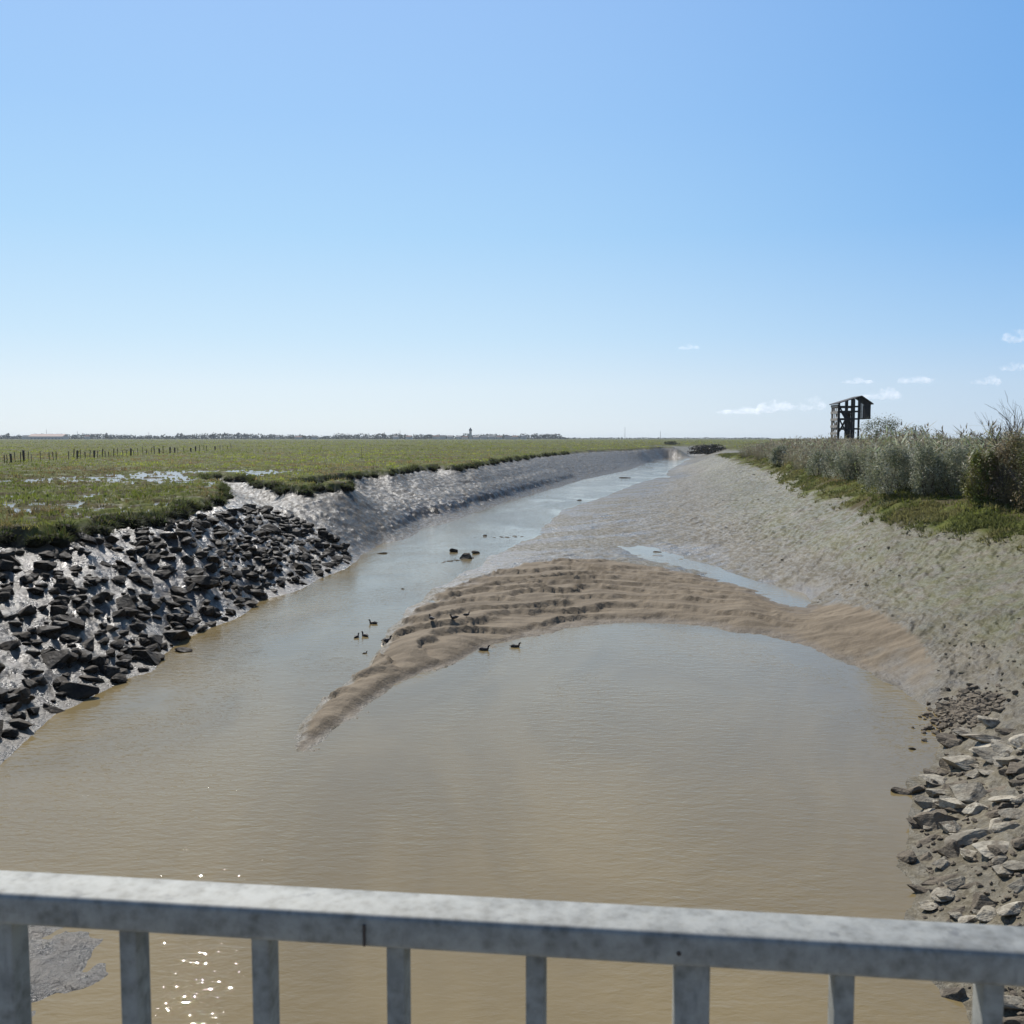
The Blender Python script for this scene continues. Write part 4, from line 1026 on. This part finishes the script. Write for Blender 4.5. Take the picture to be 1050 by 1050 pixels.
cm.node_tree.links.new(ctc.outputs['Object'], cno.inputs['Vector']); cm.node_tree.links.new(cno.outputs['Fac'], cmr.inputs[0]); cm.node_tree.links.new(cmr.outputs[0], cv.inputs['Density'])
cm.node_tree.links.new(cv.outputs[0], co_.inputs['Volume'])
CY = 9000.0
def cloud(px, py, wpx, hpx, label, seed, puffs=9):
    r = random.Random(seed); c = at_depth(px, py, CY); k = CY / FPX
    bm = bmesh.new()
    for i in range(puffs):
        t = (i + .5) / puffs * 2 - 1 + r.uniform(-.12, .12); env = max(.2, 1 - t * t)
        rx = wpx * k * r.uniform(.10, .20); rz = hpx * k * r.uniform(.28, .55) * (.45 + .55 * env)
        g = bmesh.ops.create_icosphere(bm, subdivisions=3, radius=1)
        for v in g['verts']: v.co = Vector((v.co.x * rx + t * wpx * k * .46, v.co.y * rx * 1.1 + r.uniform(-.2, .2) * rx, v.co.z * rz + rz * .5 * r.uniform(.7, 1.3) * env))
    me = bpy.data.meshes.new('cloud'); bm.to_mesh(me); bm.free()
    o = link('cloud', me, cm); o.location = c
    rm = o.modifiers.new('fuse', 'REMESH'); rm.mode = 'VOXEL'; rm.voxel_size = max(5.0, hpx * k / 22)
    tx = bpy.data.textures.new('puff', 'CLOUDS'); tx.noise_scale = hpx * k * .30; tx.noise_depth = 4
    dm = o.modifiers.new('billow', 'DISPLACE'); dm.texture = tx; dm.strength = hpx * k * .42; dm.mid_level = .55; dm.texture_coords = 'LOCAL'
    tag(o, label, 'cloud', 'small clouds low on the right')
for i, a in enumerate([(707,357,22,6,'tiny faint cloud alone above the river bend'),(764,423,52,8,'flat cloud just above the horizon, leftmost of the low row'),(797,419,46,13,'broken puffy cloud left of the tower'),(833,417,26,16,'ragged cloud touching the tower roof on its left'),(938,391,38,9,'long white cloud high right of the tower'),(907,407,38,13,'two-humped white cloud just right of the tower roof'),(879,392,32,6,'thin veil of cloud above the tower'),(1012,392,28,12,'round white cloud over the right end of the reeds'),(1040,378,30,10,'flat cloud at the right edge above the bare tree'),(1048,347,32,18,'largest white cloud, cut by the right edge of the photo')]): cloud(*a, seed=50 + i)

# ------------------------------------------------------------------ bridge railing in the foreground
hr = 0.46                                                # height of the eye above the rail's top
def rp(px, py): return at(px, py, H - hr)
A0, B0 = rp(0, 917), rp(1050, 978)                       # near top edge of the handrail
dirv = B0 - A0; yaw = math.atan2(dirv[1], dirv[0]); mid_ = (A0 + B0) / 2
RL = empty('railing', (mid_[0], mid_[1], H - hr - 1.10), yaw)   # local x along the rail, +y to the river
RW_, RH_ = .056, .033; LEN = 3.4
MB().box((0, RW_ / 2, 1.10 - RH_ / 2), (LEN, RW_, RH_), None, .006).build('handrail', M['steel'], RL, True)
MB().box((0, RW_ / 2, .10), (LEN, .04, .03), None, .004).build('bottom_rail', M['steel'], RL, True)
def along(px):
    """local x where the photo column px meets the rail line, near face"""
    d = ray(px, 1000); n = np.array([-dirv[1], dirv[0]]); t = (n @ mid_[:2] + np.linalg.norm(n) * RW_ / 2) / (n @ d[:2]); p = d[:2] * t
    return float((p - mid_[:2]) @ (dirv[:2] / np.linalg.norm(dirv[:2])))
for pxb, w_, dp in [(13, .022, .030), (139, .0185, .030), (272.5, .0185, .030), (409, .0185, .030), (550, .0185, .030), (708.5, .033, .040), (863, .0185, .030), (1014, .0185, .030)]:
    x = along(pxb); MB().box((x, RW_ / 2, (1.10 - RH_ + .112) / 2), (w_, dp, 1.10 - RH_ - .112 + .004), None, .003).build('post' if w_ > .03 else 'baluster', M['steel'], RL, True)
x0, x1 = along(409), along(548); sp_ = (along(1014) - along(139)) / 6.45
for e, n0, sg in ((along(13), 6, -1), (along(1014), 6, 1)):
    for k in range(1, n0 + 1):
        x = e + sg * sp_ * k
        if abs(x) < LEN / 2 - .03: MB().box((x, RW_ / 2, (1.10 - RH_ + .112) / 2), (.0185, .030, 1.10 - RH_ - .112 + .004), None, .003).build('baluster', M['steel'], RL, True)
xs = along(382); MB().box((xs, -.0012, 1.10 - RH_ / 2 - .003), (.0028, .002, RH_ * .66), None, .0008).build('rust_drip', M['stain_and_hole'], RL)
xs = along(694); MB().tube([(xs, -.0006, 1.10 - RH_ * .58), (xs, .001, 1.10 - RH_ * .58)], [.0022, .0022], 10).build('bolt_hole_disc', M['stain_and_hole'], RL)  # flat dark disc painted in for the shade inside a hole
tag(RL, 'galvanised steel bridge railing with flat handrail and upright bars in the foreground', 'railing')
deck = MB(); deck.box((0, -1.2, -.15), (9, 2.9, .30)).box((0, .16, -.02), (9, .18, .12)); dk = deck.build('bridge_deck', M['concrete'])
dk.location = (mid_[0], mid_[1], H - hr - 1.10); dk.rotation_euler.z = yaw; tag(dk, kind='structure')
HAZE = True; EXPOSURE = 0.0
# ------------------------------------------------------------------ light, sky, haze, camera
w = bpy.data.worlds.new("World"); scene.world = w; w.use_nodes = True
nt = w.node_tree; bg = nt.nodes['Background']; sky = nt.nodes.new('ShaderNodeTexSky')
sky.sky_type = 'NISHITA'; sky.sun_disc = False
sky.sun_elevation = R(SUN_EL); sky.sun_rotation = R(SUN_AZ)
sky.altitude = 0; sky.air_density = 1.0; sky.dust_density = 0.1; sky.ozone_density = 2.0
def wn(t, **k):
    n = nt.nodes.new('ShaderNode' + t)
    for a, v in k.items(): setattr(n, a, v)
    return n
tc = wn('TexCoord'); sx = wn('SeparateXYZ'); nt.links.new(tc.outputs['Generated'], sx.inputs[0])
def sky_ramp(stops):
    r = wn('ValToRGB'); r.color_ramp.interpolation = 'B_SPLINE' if False else 'EASE'
    r.color_ramp.interpolation = 'LINEAR'
    e = r.color_ramp.elements
    while len(e) < len(stops): e.new(.5)
    for el, (p, col) in zip(e, stops): el.position = p; el.color = (*col, 1)
    nt.links.new(sx.outputs[2], r.inputs[0]); return r.outputs[0]
ra = sky_ramp([(0, (.76, .86, .95)), (.05, (.74, .86, .97)), (.1, (.61, .81, .98)), (.2, (.45, .72, .99)), (.3, (.38, .64, .99)), (.42, (.36, .59, .98)), (.60, (.40, .54, .86)), (1, (.065, .14, .34))])
rb = sky_ramp([(0, (.50, .65, .85)), (.05, (.47, .64, .87)), (.1, (.34, .58, .90)), (.2, (.20, .465, .88)), (.3, (.175, .43, .86)), (.42, (.17, .41, .84)), (.60, (.13, .26, .52)), (1, (.05, .12, .30))])
nv = wn('VectorMath', operation='MULTIPLY'); nt.links.new(tc.outputs['Generated'], nv.inputs[0]); nv.inputs[1].default_value = (1, 1, 0)
nn = wn('VectorMath', operation='NORMALIZE'); nt.links.new(nv.outputs[0], nn.inputs[0])
dp = wn('VectorMath', operation='DOT_PRODUCT'); nt.links.new(nn.outputs[0], dp.inputs[0]); dp.inputs[1].default_value = (math.sin(R(SUN_AZ)), math.cos(R(SUN_AZ)), 0)
mr = wn('MapRange', interpolation_type='SMOOTHSTEP'); nt.links.new(dp.outputs['Value'], mr.inputs[0]); mr.inputs[1].default_value = .55; mr.inputs[2].default_value = 1.06
mx = wn('Mix', data_type='RGBA'); nt.links.new(mr.outputs[0], mx.inputs[0]); nt.links.new(rb, mx.inputs[6]); nt.links.new(ra, mx.inputs[7])
rc = sky_ramp([(0, (.34, .40, .47)), (.1, (.24, .32, .44)), (.3, (.13, .22, .40)), (.6, (.07, .14, .30)), (1, (.05, .12, .30))])
mb_ = wn('MapRange', interpolation_type='SMOOTHSTEP'); nt.links.new(dp.outputs['Value'], mb_.inputs[0]); mb_.inputs[1].default_value = .55; mb_.inputs[2].default_value = -.35
m3 = wn('Mix', data_type='RGBA'); nt.links.new(mb_.outputs[0], m3.inputs[0]); nt.links.new(mx.outputs[2], m3.inputs[6]); nt.links.new(rc, m3.inputs[7])
sc = wn('VectorMath', operation='SCALE'); nt.links.new(m3.outputs[2], sc.inputs[0]); sc.inputs['Scale'].default_value = 10.0
m2 = wn('Mix', data_type='RGBA'); m2.inputs[0].default_value = .85; nt.links.new(sky.outputs[0], m2.inputs[6]); nt.links.new(sc.outputs[0], m2.inputs[7])
nt.links.new(m2.outputs[2], bg.inputs[0]); bg.inputs[1].default_value = 0.10
sl = bpy.data.lights.new('sun', 'SUN'); sl.energy = 4.8; sl.angle = R(0.53); sl.color = (1, .955, .89)
so = bpy.data.objects.new('sun', sl); COL.objects.link(so)
sd = Vector((math.sin(R(SUN_AZ)) * math.cos(R(SUN_EL)), math.cos(R(SUN_AZ)) * math.cos(R(SUN_EL)), math.sin(R(SUN_EL))))
so.rotation_euler = sd.to_track_quat('Z', 'Y').to_euler(); so.location = (0, 0, 60)

mb = MB(); mb.box((0, 2700, 10), (11000, 6400, 30)); 
hm = bpy.data.materials.new('haze_air'); hm.use_nodes = True; hm.node_tree.nodes.clear()
ho = hm.node_tree.nodes.new('ShaderNodeOutputMaterial'); pv = hm.node_tree.nodes.new('ShaderNodeVolumePrincipled')
pv.inputs['Density'].default_value = 0.00007; pv.inputs['Color'].default_value = (.82, .9, 1, 1); pv.inputs['Anisotropy'].default_value = 0.2
hm.node_tree.links.new(pv.outputs[0], ho.inputs['Volume'])
if HAZE:
    hz = mb.build('haze', hm); tag(hz, kind='stuff')

cd = bpy.data.cameras.new('camera'); cam = bpy.data.objects.new('camera', cd); COL.objects.link(cam)
cam.location = (0, 0, H); cam.rotation_euler = (math.pi / 2 - PITCH, 0, 0)
cd.sensor_width = 36; cd.lens = 36 * FPX / 1050; cd.clip_start = 0.05; cd.clip_end = 40000
cd.dof.use_dof = True; cd.dof.focus_distance = 40; cd.dof.aperture_fstop = 15
scene.camera = cam
vs = scene.view_settings; vs.view_transform = 'Standard'; vs.look = 'None'; vs.gamma = 1; vs.exposure = EXPOSURE
scene.render.resolution_x = 1024; scene.render.resolution_y = 1024
scene.render.engine = 'CYCLES'; scene.cycles.volume_bounces = 3
